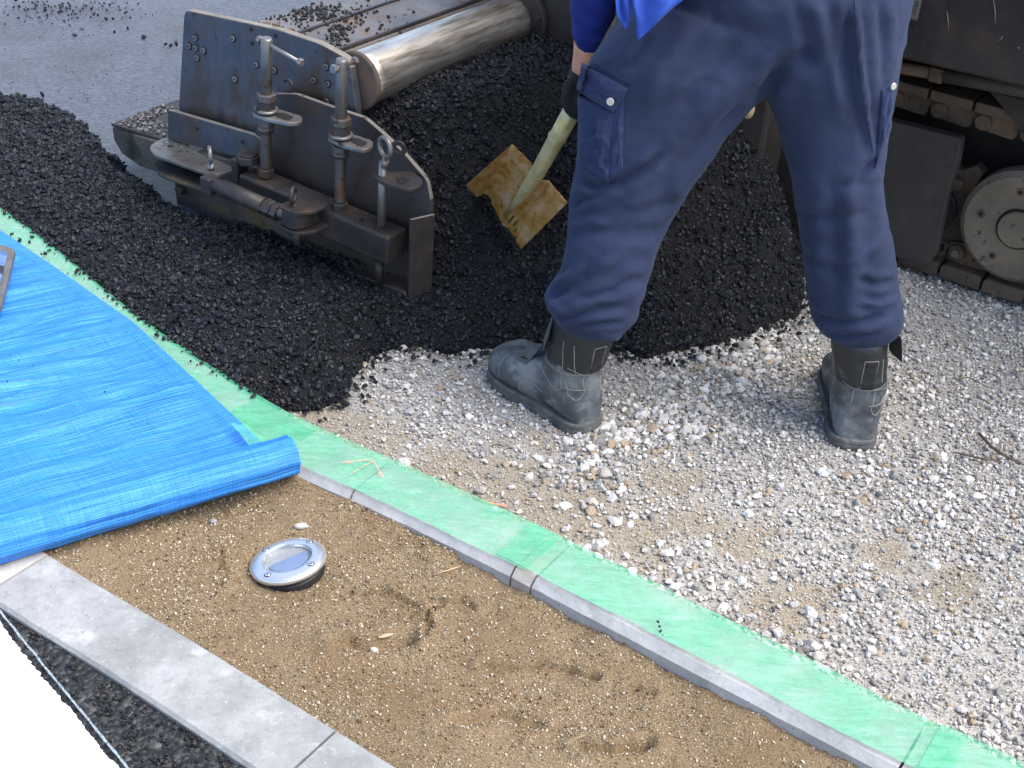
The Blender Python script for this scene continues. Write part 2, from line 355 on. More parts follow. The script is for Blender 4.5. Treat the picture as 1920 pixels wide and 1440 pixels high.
MT['button'] = simple('pale_metal_button', [(.3, (.45, .42, .36)), (.7, (.62, .60, .54))], 60, (.3, .45), .5, None)
MT['white'] = simple('white_road_paint', [(.3, (.74, .75, .76)), (.7, (.82, .82, .82))], 20, (.55, .7), 0, (200, .15, .002), spots=[(40, .74, .05, (.66, .68, .72))])
MT['line'] = simple('pale_chalk_line', [(.36, (.05, .06, .07)), (.47, (.24, .29, .32)), (.7, (.38, .44, .47))], 240, (.8, .9), 0, None)
MT['steelrim'] = simple('brushed_stainless', [(.3, (.68, .69, .71)), (.7, (.78, .78, .78))], 8, (.20, .28), .75, None)
MT['blackplastic'] = simple('black_plastic', [(.3, (.008, .008, .009)), (.7, (.02, .02, .02))], 60, (.4, .6), 0, (150, .2, .001))
MT['solar'] = simple('blue_grey_panel', [(.3, (.20, .26, .38)), (.7, (.24, .31, .44))], 30, (.12, .2), 0, None)
MT['frost'] = simple('frosted_disc', [(.3, (.30, .30, .28)), (.7, (.44, .43, .40))], 90, (.4, .6), 0, None)
m, t, b = newmat('clear_lens'); b.inputs['Transmission Weight'].default_value = 1; b.inputs['Roughness'].default_value = .06; b.inputs['IOR'].default_value = 1.15
b.inputs['Base Color'].default_value = (.95, .97, 1, 1); MT['lens'] = m
MT['toolgrey'] = simple('grey_tool_steel', [(.3, (.10, .095, .09)), (.7, (.17, .16, .15))], 25, (.4, .6), .2, (200, .2, .001))
MT['toolface'] = simple('blue_reflection_face', [(.3, (.03, .035, .05)), (.5, (.10, .18, .36)), (.7, (.22, .33, .52))], 18, (.15, .3), .1, (60, .2, .002), spots=[(16, .56, .05, (.03, .025, .03))])  # blue reflection of the glossy face painted into the base colour
MT['pebble'] = simple('pale_pebble', [(.3, (.42, .38, .33)), (.7, (.64, .60, .54))], 60, (.8, .9), 0, (200, .4, .002))
MT['pebbleg'] = simple('grey_pebble', [(.3, (.20, .19, .19)), (.7, (.32, .31, .31))], 60, (.8, .9), 0, (200, .4, .002))
MT['wood'] = simple('dead_twig', [(.3, (.055, .04, .03)), (.7, (.15, .11, .08))], 50, (.8, .9), 0, (200, .4, .002))
MT['red'] = simple('faded_red_plastic', [(.3, (.35, .14, .09)), (.7, (.55, .27, .18))], 50, (.6, .8), 0, None)
MT['chip'] = simple('tan_chip', [(.3, (.38, .26, .15)), (.7, (.52, .38, .24))], 60, (.8, .9), 0, (200, .4, .002))

# ------------------------------------------------------------------ layout lines (world, metres)
ZK = .055; ZS = .05
KO = np.array([G(*q, ZK) for q in [(-330, 120), (-150, 268), (0, 392), (110, 470), (260, 600), (350, 660), (430, 715), (530, 775), (600, 815), (700, 850), (820, 900), (900, 940), (1010, 990), (1160, 1065), (1300, 1135), (1430, 1200), (1600, 1285), (1750, 1365), (1900, 1430), (2100, 1520), (2350, 1640)]])
def resample(P, step):
    P = np.asarray(P); d = np.r_[0, np.cumsum(np.linalg.norm(np.diff(P, axis=0), axis=1))]; n = max(2, int(d[-1]/step)); s = np.linspace(0, d[-1], n+1)
    return np.stack([np.interp(s, d, P[:, k]) for k in range(P.shape[1])], 1)
def smooth_line(P, it):
    P = P.copy()
    for _ in range(it): P[1:-1] = .25*P[:-2]+.5*P[1:-1]+.25*P[2:]
    return P
def normals2(P):
    t = np.gradient(P[:, :2], axis=0); t /= np.linalg.norm(t, axis=1)[:, None]; return np.stack([t[:, 1], -t[:, 0], np.zeros(len(t))], 1)   # right-hand side of travel
KO = smooth_line(resample(KO, .02), 60); KN = normals2(KO)          # KN points to the sand side (travel runs to the lower right)
KWID = .118; KI = KO+KN*KWID; KC = KO+KN*KWID*.5
SU = np.array([G(*q, ZS) for q in [(-420, 700), (-200, 853), (91, 1040), (164, 1085), (356, 1195), (623, 1364), (750, 1440), (900, 1540), (1100, 1680)]])
SU = smooth_line(resample(SU, .02), 40); SN = normals2(SU); SLW = .121; SL = SU+SN*SLW
LEFT = [tuple(p[:2]) for p in KC]+[(2.5, .2), (-6, .2), (-6, 5)]    # everything on the sand side of the kerb

def zground(x, y):
    z = fbm(x, y, 5, 4)*.008+fbm(x, y, 1.3, 2)*.006
    u, v = uv_of(np.stack([x, y], -1))
    z = z+.035*np.exp(-((v-.86)/.05)**2)*sstep(.55, .7, u)*(.6+.4*fbm(x, y, 12, 2))     # little bank of stones along the track
    return np.where(inpoly(x, y, LEFT), -.12, z)
# outline of the loose bituminous mix
FRONT_PX = [(515, 768), (545, 772), (600, 770), (640, 757), (668, 738), (676, 705), (700, 672), (740, 656), (790, 655), (850, 668), (920, 660), (1010, 655), (1080, 662), (1150, 668), (1215, 676), (1290, 664), (1350, 650), (1420, 632), (1475, 605), (1500, 570), (1506, 530), (1492, 490)]
FRONT = np.array([G(*q, 0.0) for q in FRONT_PX]); FRONT = np.vstack([FRONT, W(.67, .75), W(.64, .9)])
BACK = [W(-.30, .9), W(-.30, .06), W(-.46, -.03)]+[G(*q, .06) for q in [(352, 398), (300, 366), (245, 330), (212, 300), (160, 240), (95, 205), (40, 190), (-40, 186), (-260, 150)]]
KIDX = [i for i in range(len(KO)) if KO[i][0] < G(515, 768, 0)[0]]
LEFT_EDGE = [tuple(p[:2]) for p in KO-KN*.003]+[(2.5, .2), (-6, .2), (-6, 5)]
MIXPOLY = [tuple(p[:2]) for p in FRONT]+[tuple(p[:2]) for p in BACK]+[tuple(p[:2]) for p in KO[KIDX]]
FR2 = [tuple(p[:2]) for p in FRONT]; BK2 = [tuple(p[:2]) for p in BACK]; KO2 = [tuple(p[:2]) for p in KO[KIDX]]
def zmix(x, y):
    wx = x+fbm(x, y, 14, 3)*.022; wy = y+fbm(x+5, y, 14, 3)*.022
    u, v = uv_of(np.stack([x, y], -1)); df = dline(wx, wy, FR2); db = dline(wx, wy, BK2[2:]); dk = dline(x, y, KO2)
    ins = inpoly(wx, wy, MIXPOLY) & ~inpoly(x+fbm(x, y, 40, 2)*.006, y, LEFT_EDGE)
    dh = dline(wx, wy, FR2[:18]); dr = dline(wx, wy, FR2[17:])
    heap = .10+.55*np.clip(v, 0, .62)+.29*sstep(.16, -.06, u)*sstep(.01, .04, v)+.03*fbm(x, y, 6, 3)*sstep(.05, .2, v)
    k = .03; h = -np.log(np.exp(-heap/k)+np.exp(-(.010+.55*dh+2.0*dh*dh)/k)+np.exp(-(.02+1.9*dr)/k)+np.exp(-.43/k))*k+.012
    flat = np.minimum(.075, .01+.7*df)
    g0 = sstep(.02, .12, u); bl = sstep(.012-.04*g0, .034+.09*g0, v)*sstep(-.60, -.45, u)
    h = flat*(1-bl)+h*bl
    h = np.where(v < .01, np.minimum(h, .056+.55*db), h)
    h = np.where(v < .012, np.minimum(h, ZK-.004+.35*dk), h)
    h = h+fbm(x, y, 28, 4, .6)*.010+fbm(x, y, 90, 2)*.004
    edge = np.minimum(df, 1)
    return np.where(ins, np.maximum(h, .004), -.05-0*edge)
DIRT = [(G(px, py), r_) for px, py, r_ in [(590, 790, .06), (640, 820, .07), (720, 850, .06), (830, 905, .08), (900, 935, .09), (960, 900, .07), (1020, 965, .09), (1110, 960, .07), (1190, 1010, .06), (1280, 985, .06), (1400, 1020, .05), (1480, 1130, .06), (1240, 905, .045), (1750, 1085, .05), (1000, 830, .035), (1640, 1020, .045), (880, 870, .05)]]
def dirt(x, y):
    wx = x+fbm(x, y, 9, 3)*.06; wy = y+fbm(x+4, y+2, 9, 3)*.06; t = np.zeros(np.shape(x))
    for c_, r_ in DIRT: t = np.maximum(t, np.exp(-(((wx-c_[0])**2+(wy-c_[1])**2)/(1.25*r_)**2)**1.3))
    return np.clip(t*1.45*(.65+.35*sstep(-.3, .3, fbm(x, y, 25, 3))), 0, 1)
def zsand(x, y):
    dk = dline(x, y, [tuple(p) for p in KI[::4, :2]]); ds = dline(x, y, [tuple(p) for p in SU[::4, :2]])
    z = .022+.022*sstep(.35, 0, ds)+.004*sstep(.1, .4, dk)+.014*sstep(.15, -.35, x)*sstep(.2, 0, dk)+.011*fbm(x, y, 17, 4, .6)*sstep(.10, 0, dk)+.007*sstep(.12, 0, dk)
    z = z+fbm(x, y, 4, 3)*.007+fbm(x, y, 14, 4)*.004+fbm(x, y, 60, 3, .7)*.0022
    # cracks and scuffs left in the damp sand
    for pl, wd, dp in SCUFFS:
        d = dline(x+fbm(x, y, 60, 2)*.006, y+fbm(x, y+3, 60, 2)*.006, pl); z = z-1.8*dp*np.exp(-(d/(wd*.8))**2)+dp*.8*np.exp(-((d-wd*2.0)/(wd*1.2))**2)
    z = np.where(ds < .12, np.minimum(z, .040+ds*.08+fbm(x, y, 50, 2)*.002), z)
    lc = G(540, 1050, .03); z = z-.010*np.exp(-(np.hypot(x-lc[0], y-lc[1]+.02)/.075)**4)
    return z
SCUFFS = [([tuple(G(*q, .025)[:2]) for q in pts], wd, dp) for pts, wd, dp in [
    ([(680, 1112), (715, 1108), (755, 1128), (800, 1150)], .004, .010), ([(800, 1200), (803, 1150), (830, 1132), (865, 1125), (892, 1140)], .004, .010),
    ([(900, 1250), (960, 1258), (1010, 1250), (1065, 1258), (1120, 1275)], .006, .012), ([(640, 1215), (700, 1222), (765, 1205)], .014, .009),
    ([(445, 965), (480, 950), (520, 948)], .004, .007), ([(1090, 1405), (1150, 1410), (1215, 1395)], .010, .012), ([(760, 1025), (820, 1030), (870, 1045)], .004, .008),
    ([(1180, 1290), (1225, 1300)], .006, .008), ([(410, 1030), (425, 1080), (418, 1110)], .004, .006), ([(860, 1370), (940, 1350), (1000, 1362)], .010, .007)]]

# ------------------------------------------------------------------ ground, road, sand, old pavement
def axis_pts(a, b, step, far): return np.r_[[-far], np.linspace(a-2, a, 6)[:-1], np.arange(a, b, step), np.linspace(b, b+2, 6), [far]]
xs = axis_pts(-1.9, 1.7, .0125, 70); ys = np.r_[[-70], np.linspace(-1, .8, 5)[:-1], np.arange(.8, 3.9, .0125), np.linspace(3.9, 6, 8), [70]]
X, Y = np.meshgrid(xs, ys); Z = zground(X, Y)
tag(link('ground', mesh_np('ground', np.stack([X, Y, Z], -1).reshape(-1, 3), gridfaces(len(ys), len(xs)), col=np.repeat(dirt(X, Y).reshape(-1, 1), 3, 1), smooth=True), MT['fines']), kind='structure')
# rolled road behind the screed
us = np.r_[[-40], np.arange(-3.2, -.18, .03)]; vs = np.r_[np.arange(-.7, 3.6, .03), [40]]
U_, V_ = np.meshgrid(us, vs); PW = P0*np.array([1, 1, 0])+U_[..., None]*UX+V_[..., None]*VX; PW[..., 2] = .05+fbm(PW[..., 0], PW[..., 1], 7, 3)*.0025
keep = ~inpoly(PW[..., 0], PW[..., 1], LEFT)
tag(link('road', mesh_np('road', PW.reshape(-1, 3), gridfaces(len(vs), len(us), keep=keep), smooth=True), MT['road']), kind='structure')
# sand bed
sandpoly = [tuple(p[:2]) for p in (KI-KN*.03)[::3]]+[tuple(p[:2]) for p in (SU+SN*.03)[::-3]]
xs = np.arange(-2.2, 1.5, .0065); ys = np.arange(.75, 3.6, .0065); X, Y = np.meshgrid(xs, ys); keep = inpoly(X, Y, sandpoly)
Z = np.where(keep, zsand(X, Y), 0)
F = gridfaces(len(ys), len(xs)); F = F[keep.ravel()[F].all(1)]; used = np.unique(F); remap = np.zeros(X.size, np.int64); remap[used] = np.arange(len(used))
tag(link('sand', mesh_np('sand', np.stack([X, Y, Z], -1).reshape(-1, 3)[used], remap[F], smooth=True), MT['sand']), kind='structure')
# old asphalt strip
offs = np.r_[np.arange(-.03, .9, .008), [1.4, 3.0]]
B = SL[:, None, :]+SN[:, None, :]*offs[None, :, None]; ZO = .039
B[..., 2] = ZO+fbm(B[..., 0], B[..., 1], 40, 4, .7)*.005+fbm(B[..., 0], B[..., 1], 110, 2)*.003
tag(link('old_pavement', mesh_np('old_pavement', B.reshape(-1, 3), gridfaces(B.shape[0], B.shape[1]), smooth=True), MT['old']), kind='structure')
# white painted area and snapped line lying on it
E1 = np.array([G(*q, ZO) for q in [(-160, 960), (0, 1172), (60, 1252), (130, 1335), (215, 1440), (330, 1580)]]); E1 = resample(E1, .003); EN = normals2(E1)
E1 = E1-EN*(fbm(E1[:, 0], E1[:, 1], 60, 5, .8)*.007)[:, None]-EN*.002
rows = np.r_[[0, .004, .01, .02, .04], np.arange(.07, .8, .04)]; B = E1[:, None, :]+EN[:, None, :]*rows[None, :, None]
B[..., 2] = ZO+.009+fbm(B[..., 0], B[..., 1], 40, 3)*.002*(rows < .05); B[:, 0, 2] -= .006
tag(link('road_marking', mesh_np('road_marking', B.reshape(-1, 3), gridfaces(B.shape[0], B.shape[1]), smooth=True), MT['white']), kind='structure')
L1 = np.array([G(*q, ZO) for q in [(-120, 1000), (0, 1152), (70, 1238), (150, 1336), (235, 1440), (330, 1560)]]); L1 = resample(L1, .004); LN = normals2(L1)
wl = .0015+.0008*fbm(L1[:, 0], L1[:, 1], 200, 2)
B = L1[:, None, :]+LN[:, None, :]*(wl[:, None]*np.array([-1, 0, 1]))[..., None]; B[..., 2] = ZO+.0075+fbm(B[..., 0], B[..., 1], 40, 4, .7)*.004
tag(link('chalk_line', mesh_np('chalk_line', B.reshape(-1, 3), gridfaces(B.shape[0], 3), smooth=True), MT['line']), kind='structure')

# ------------------------------------------------------------------ kerbs
def sweep(name, P, N, prof, mat, parent=None, jit=.0012):
    """profile (offset along N, height) swept along P"""
    k = len(prof); V = np.array([[p+n*o+np.array([0, 0, h-p[2]]) for o, h in prof] for p, n in zip(P, N)])
    V += (rng.random(V.shape)-.5)*jit*np.array([1, 1, .6])
    F = gridfaces(len(P), k, wrapx=True); V = V.reshape(-1, 3)
    mb = MB(); mb.add(V, [tuple(f) for f in F]); n = len(P)
    mb.f += [tuple(range(k))[::-1], tuple((n-1)*k+i for i in range(k))]; mb.sm += [False, False]
    return link(name, mb.mesh(name), mat, parent)
def near(P, px, py, z):
    g = G(px, py, z); return int(np.argmin(np.hypot(P[:, 0]-g[0], P[:, 1]-g[1])))
KPROF = [(0, -.10), (0, ZK-.004), (.004, ZK), (KWID-.012, ZK), (KWID, ZK-.012), (KWID, -.10)]
kj = [0, near(KI, 650, 930, ZK), near(KI, 965, 1055, ZK), near(KI, 1012, 1080, ZK), near(KI, 1700, 1445, ZK), len(KO)-1]
klabs = ['grey kerb block under the green film, half hidden by the blue tarpaulin', 'short grey kerb block between the tarpaulin roll and the tan mortar piece',
         'short tan kerb piece between two grey kerb blocks beside the sand', 'long curved grey kerb block between the sand and the white gravel', 'grey kerb block at the bottom right corner of the photo']
for a, b_, lab, mt in zip(kj[:-1], kj[1:], klabs, ['kerb', 'kerb', 'joint', 'kerb', 'kerb']):
    if b_-a < 2: b_ = a+2
    P = KO[a:b_+1].copy(); N = KN[a:b_+1]; t0 = (P[1]-P[0])/np.linalg.norm(P[1]-P[0]); t1 = (P[-1]-P[-2])/np.linalg.norm(P[-1]-P[-2]); P[0] += t0*.0022; P[-1] -= t1*.0022
    tag(sweep('kerb_block', P, N, KPROF, MT[mt]), lab, 'kerb', 'kerb blocks along the gravel')
SPROF = [(0, -.08), (0, ZS-.003), (.003, ZS), (SLW-.005, ZS), (SLW, ZS-.005), (SLW, -.08)]
sj = [0, near(SU, 91, 1040, ZS), near(SU, 628, 1362, ZS), len(SU)-1]
for a, b_, lab, mt in zip(sj[:-1], sj[1:], ['pale edging slab mostly under the rolled blue tarpaulin', 'long grey edging slab between the sand and the old asphalt', 'pale edging slab at the bottom edge below the joint'], ['joint', 'slab', 'slab']):
    P = SU[a:b_+1].copy(); N = SN[a:b_+1]; t0 = (P[1]-P[0])/np.linalg.norm(P[1]-P[0]); P[0] += t0*.002; P[-1] -= t0*.002
    tag(sweep('edging_slab', P, N, SPROF, MT[mt], jit=.0008), lab, 'edging slab', 'flat edging slabs beside the sand')
# ------------------------------------------------------------------ green film laid over the kerb
def film(i0, i1, lift, lab, w0=-.006, w1=.098, shear=0.0, seed=0):
    P = resample(KO[i0:i1+1], .006); N = normals2(P); n = 15; V = []
    s = np.arange(len(P))*.006
    for j in range(n):
        t = j/(n-1); off = w0+(w1-w0)*t
        off = off+(fbm(s, s*0+seed, 6, 3)*.005*(1-t)**2+fbm(s, s*0+seed+4, 7, 3)*.005*t*t)
        q = P+N*np.reshape(off+0*s, (-1, 1)); sh = (t-.5)*shear
        q = q+np.gradient(P, axis=0)/.006*np.reshape(sh*np.where((s < .1) | (s > s[-1]-.1), 1, 0), (-1, 1))*0
        q[:, 2] = ZK+.003+lift+np.maximum(0, fbm(q[:, 0]*.6+q[:, 1]*.5, q[:, 1]*1.5-q[:, 0]*1.2, 16, 3))*.0035*math.sin(math.pi*t)
        q[:, 2] -= .004*max(0, 1-j)
        V.append(q)
    V = np.array(V).transpose(1, 0, 2)
    o = link('masking_film', mesh_np('masking_film', V.reshape(-1, 3), gridfaces(V.shape[0], n), smooth=True), MT['film'])
    return tag(o, lab, 'masking film', 'green film strips over the kerb')
ka, kb, kc, kd, ke = [near(KO, *q, ZK) for q in [(495, 745), (600, 815), (1000, 985), (1060, 1012), (1770, 1375)]]
f1 = film(0, kb, 0, 'green film strip beside the loose asphalt and the blue tarpaulin, dotted with black crumbs', seed=1, w1=.113)
f2 = film(ka, kd, .0025, 'middle green film strip with a pink chalk arrow near the tarpaulin roll', seed=9, w1=.107)
f3 = film(kc, near(KO, 1800, 1390, ZK), .005, 'long green film strip along the curved kerb below the white gravel', seed=14, w1=.103)
f4 = film(ke, len(KO)-1, .0075, 'green film strip ending in the bottom right corner', seed=21, w1=.104)
mb = MB()
for a, b_, r in [((640, 868), (702, 861), .0017), ((655, 891), (701, 864), .0017), ((700, 864), (719, 896), .0017), ((644, 868), (658, 867), .0024), ((710, 885), (717, 894), .0024)]:
    A = G(*a, ZK+.0085); Bq = G(*b_, ZK+.0085); d = Bq-A; nn = np.array([-d[1], d[0], 0]); nn /= np.linalg.norm(nn); k = 14
    V = [A+d*i/k+nn*s*r*(.5+rng.random())+np.array([0, 0, .0015*rng.random()]) for i in range(k+1) for s in (-1, 1)]
    mb.add(V, [(2*i, 2*i+1, 2*i+3, 2*i+2) for i in range(k)])
mb.build('chalk_arrow', MT['chalk'], f2)
# ------------------------------------------------------------------ tarpaulin
RA, RB = G(548, 852, .085), G(0, 1008, .085); RD = (RB-RA)*np.array([1, 1, 0]); RD /= np.linalg.norm(RD)
ED = np.array([G(*q, .068) for q in [(500, 838), (480, 820), (400, 745), (250, 605), (100, 500), (0, 432), (-150, 318), (-330, 170)]]); ED = smooth_line(resample(ED, .006), 20)
TL_ = 1.35; tt = np.arange(0, TL_, .007); sE = np.arange(len(ED))*.006
S_, T_ = np.meshgrid(sE, tt, indexing='ij'); PT = ED[:, None, :]+RD*T_[..., None]
near_roll = sstep(.0, .10, S_)
wx = S_+fbm(S_, T_, 2.2, 2)*.10+.02*T_
wr = fbm(wx*13, T_*2.6, 1, 3, .5)*.015+fbm(wx*46, T_*4.6+9, 1, 3, .55)*.0055+fbm(S_, T_, 3, 2)*.004
wr += sum(.0035*np.exp(-((wx-a0-sl*T_-.01*fbm(S_, T_, 9, 2))/.004)**2)*sstep(t0, t0+.1, T_)*sstep(t1, t1-.15, T_) for a0, sl, t0, t1 in [(.22, -.16, .02, .5), (.36, -.22, .05, .6), (.47, .12, .03, .45), (.55, -.12, .02, .4), (.13, .10, .1, .7), (.62, -.30, .0, .5), (.28, .06, .2, .9)])
wr += .010*np.exp(-((wx-.17-.05*T_)/.012)**2)*sstep(.05, .25, T_)+.012*np.exp(-((wx-.30-.10*T_)/.015)**2)*sstep(.1, .3, T_)+.009*np.exp(-((wx-.08+.03*T_)/.010)**2)*sstep(.05, .2, T_)
hem = np.exp(-((T_-.022)/.003)**2)*.0025
PT[..., 2] = .068+wr*sstep(0, .06, T_)*(.35+.65*near_roll)*1.0+hem+.002*(T_ < .02)
PT[..., 2] = np.maximum(PT[..., 2], .061+.002*np.sin(T_*40))
troot = tag(empty('tarpaulin', tuple((RA+RB)/2*np.array([1, 1, 0])+np.array([0, 0, .06]))), 'blue woven tarpaulin spread over the sand, its near edge rolled up', 'tarpaulin')
Toff = np.array(troot.location)
link('sheet', mesh_np('sheet', (PT-Toff).reshape(-1, 3), gridfaces(*S_.shape), smooth=True, uv=np.stack([S_, T_], -1).reshape(-1, 2)), MT['tarp'], troot)
RL = 1.3; na_ = 260; nc_ = 72; turns = 3.2
side = np.array([-RD[1], RD[0], 0]); side = side if side[1] > 0 else -side
V = []; uvs = []
for i in range(na_):
    s = RL*i/(na_-1); c = RA+RD*s; rr = .0375+.004*s
    for k in range(nc_):
        q = 2*math.pi*k/(nc_-1); r_ = rr*(1+.03*math.sin(3*q+1)+.05*(1 if q > 4.6 else 0)*0)
        r_ += .0028*float(fbm(np.array([s*14]), np.array([q*1.2]), 1, 3)[0])+.0012*math.sin(q*9+s*6)*math.exp(-s*0)
        V.append(c+side*r_*math.cos(q)+np.array([0, 0, r_*math.sin(q)*.93])); uvs.append((q*rr*1.0+.4, s))
tr = link('roll', mesh_np('roll', np.array(V)-Toff, gridfaces(na_, nc_), smooth=True, uv=uvs), MT['tarp'], troot)
# rolled end: a spiral of cloth layers closing the tube
Vs = []; us_ = []
for k in range(150):
    q = 2*math.pi*turns*k/149; r_ = .037*(1-.72*k/149)
    for dd in (0.0, .05): Vs.append(RA+RD*(dd+.002)+side*r_*math.cos(q)+np.array([0, 0, r_*math.sin(q)*.93])); us_.append((q*r_, dd))
link('rolled_end', mesh_np('rolled_end', np.array(Vs)-Toff, gridfaces(150, 2), smooth=True, uv=us_), MT['tarp'], troot)
# piece of film stuck over the tarpaulin corner
Pp = [G(*q, .088) for q in [(432, 790), (462, 792), (505, 822), (468, 832)]]; k = 8; V = []
for i in range(k+1):
    for j in range(k+1):
        s, t_ = i/k, j/k; p = (1-s)*(1-t_)*Pp[0]+s*(1-t_)*Pp[1]+s*t_*Pp[2]+(1-s)*t_*Pp[3]; p[2] = .0835+.002*math.sin(9*s+4*t_); V.append(p)
tag(link('masking_film', mesh_np('film_patch', V, gridfaces(k+1, k+1), smooth=True), MT['film']), 'small pale green film patch stuck on the tarpaulin corner beside its roll', 'masking film', 'green film strips over the kerb')

# ------------------------------------------------------------------ loose stones and grains
def ico(sub):
    bm = bmesh.new(); bmesh.ops.create_icosphere(bm, subdivisions=sub, radius=1); V = np.array([v.co[:] for v in bm.verts]); F = np.array([[v.index for v in f.verts] for f in bm.faces]); bm.free(); return V, F
def stone_shape(sub, r, flat=(.55, .95), cuts=7, cut=(.62, .9)):
    V, F = ico(sub); V = V*(1+.12*r.standard_normal((len(V), 1)))
    for _ in range(cuts):
        n = r.standard_normal(3); n /= np.linalg.norm(n); d = r.uniform(*cut); e = V@n-d; V = V-np.clip(e, 0, None)[:, None]*n
    V *= np.array([1, r.uniform(.6, 1), r.uniform(*flat)]); V /= np.abs(V).max(); return V, F
def scatter(name, P, S, C, variants, mat, tilt=.5, sink=.25):
    """all stones of one loose layer as one mesh: positions P, half sizes S, colours C"""
    Vs, Fs, Cs = [], [], []; base = 0; ids = rng.integers(0, len(variants), len(P))
    for k, (V, F) in enumerate(variants):
        q = np.where(ids == k)[0]; n = len(q)
        if not n: continue
        a = rng.uniform(0, 2*np.pi, n); b = rng.normal(0, tilt, n); g_ = rng.normal(0, tilt, n)
        ca, sa, cb, sb, cg, sg = np.cos(a), np.sin(a), np.cos(b), np.sin(b), np.cos(g_), np.sin(g_); z0 = np.zeros(n); o1 = np.ones(n)
        Rz = np.stack([ca, -sa, z0, sa, ca, z0, z0, z0, o1], -1).reshape(n, 3, 3); Rx = np.stack([o1, z0, z0, z0, cb, -sb, z0, sb, cb], -1).reshape(n, 3, 3)
        Ry = np.stack([cg, z0, sg, z0, o1, z0, -sg, z0, cg], -1).reshape(n, 3, 3); Rm = Rz@Rx@Ry
        X = np.einsum('nij,vj->nvi', Rm, V)*S[q, None, None]; zr = np.abs(X[..., 2]).max(1)
        X = X+P[q, None, :]; X[..., 2] += (zr*(1-2*sink))[:, None]
        Vs.append(X.reshape(-1, 3)); Fs.append((F[None]+(np.arange(n)*len(V))[:, None, None]+base).reshape(-1, 3)); Cs.append(np.repeat(C[q], len(V), 0)); base += n*len(V)
    return link(name, mesh_np(name, np.concatenate(Vs), np.concatenate(Fs), np.concatenate(Cs)), mat)
def seen(x, y, z, mx=260, my=200):
    p = proj(np.stack([x, y, z], -1)); return (p[..., 0] > -mx) & (p[..., 0] < 1920+mx) & (p[..., 1] > -my) & (p[..., 1] < 1440+my)
rs = np.random.default_rng(11)
big = [stone_shape(2, rs, (.42, .75), 10, (.5, .82)) for _ in range(10)]; mid = [stone_shape(1, rs, (.45, .85), 8, (.5, .82)) for _ in range(16)]
def gravel_pts(n):
    x = rng.uniform(-1.0, 1.75, n); y = rng.uniform(.9, 3.6, n); k = seen(x, y, 0*x) & ~inpoly(x, y, LEFT)
    x, y = x[k], y[k]; k = zmix(x, y) < .0; return x[k], y[k]
SHOES = [(.07, 2.22), (.655, 2.23)]
def stonecol(n, x, y):
    t = rng.random(n)[:, None]; g = np.where(t < .42, .48+.18*rng.random((n, 1)), np.where(t < .84, .31+.14*rng.random((n, 1)), .18+.09*rng.random((n, 1))))
    tint = np.array([1, .975, .955])+(rng.random((n, 1))-.5)*np.array([.05, .0, -.09]); c = 1.15*g*tint*np.array([1.02, 1.0, .955])
    br = rng.random(n) < .09; c[br] = np.array([.38, .30, .21])*(.8+.4*rng.random((br.sum(), 1))); return c
x, y = gravel_pts(150000)
patch = sstep(.02, .22, fbm(x, y, 3.0, 3)-.25*np.exp(-((x+.05)**2+(y-1.95)**2)/.10)*0)     # bare sandy patches
tan = dirt(x, y); dens = (.16+.84*(1-tan))*(.55+.45*sstep(-.35, .25, fbm(x+3, y, 4, 3)))
k = rng.random(len(x)) < dens; x, y = x[k], y[k]; tan = tan[k]
s = np.clip(np.exp(rng.normal(math.log(.0037), .43, len(x))), .0018, .0145)
clus = sstep(.05, .4, fbm(x+9, y+2, 3.3, 3)); s = s*(.85+.65*clus)*(1-.25*tan)
P_ = np.stack([x, y, zground(x, y)+.0005+rng.random(len(x))*.004], -1); C_ = stonecol(len(x), x, y)
bm_ = s > .0085
gs = scatter('gravel', P_[~bm_], s[~bm_], C_[~bm_], mid, MT['stone'], .28, .34); tag(gs, kind='stuff')
gb = scatter('coarse_gravel', P_[bm_], s[bm_], C_[bm_], big, MT['stone'], .22, .36); tag(gb, kind='stuff')
bx, by = gravel_pts(1500); kk = rng.random(len(bx)) < .10+.5*sstep(.1, .4, fbm(bx+9, by+2, 3.3, 3)); bx, by = bx[kk], by[kk]
tag(scatter('large_stones', np.stack([bx, by, zground(bx, by)], -1), rng.uniform(.009, .019, len(bx)), stonecol(len(bx), bx, by)*1.08, big, MT['stone'], .15, .40), kind='stuff')
x, y = gravel_pts(110000); s = rng.uniform(.0012, .003, len(x))
octa = [stone_shape(1, rs, (.6, 1), 4) for _ in range(4)]
V8 = np.array([[1, 0, 0], [-1, 0, 0], [0, 1, 0], [0, -1, 0], [0, 0, 1], [0, 0, -1.]]); F8 = np.array([[0, 2, 4], [2, 1, 4], [1, 3, 4], [3, 0, 4], [2, 0, 5], [1, 2, 5], [3, 1, 5], [0, 3, 5]])
tiny = [(V8*(1+.3*rs.standard_normal((6, 1)))*np.array([1, .8, .7]), F8) for _ in range(8)]
tag(scatter('fine_gravel', np.stack([x, y, zground(x, y)+.001], -1), s, stonecol(len(x), x, y), tiny, MT['stone'], .8, .2), kind='stuff')
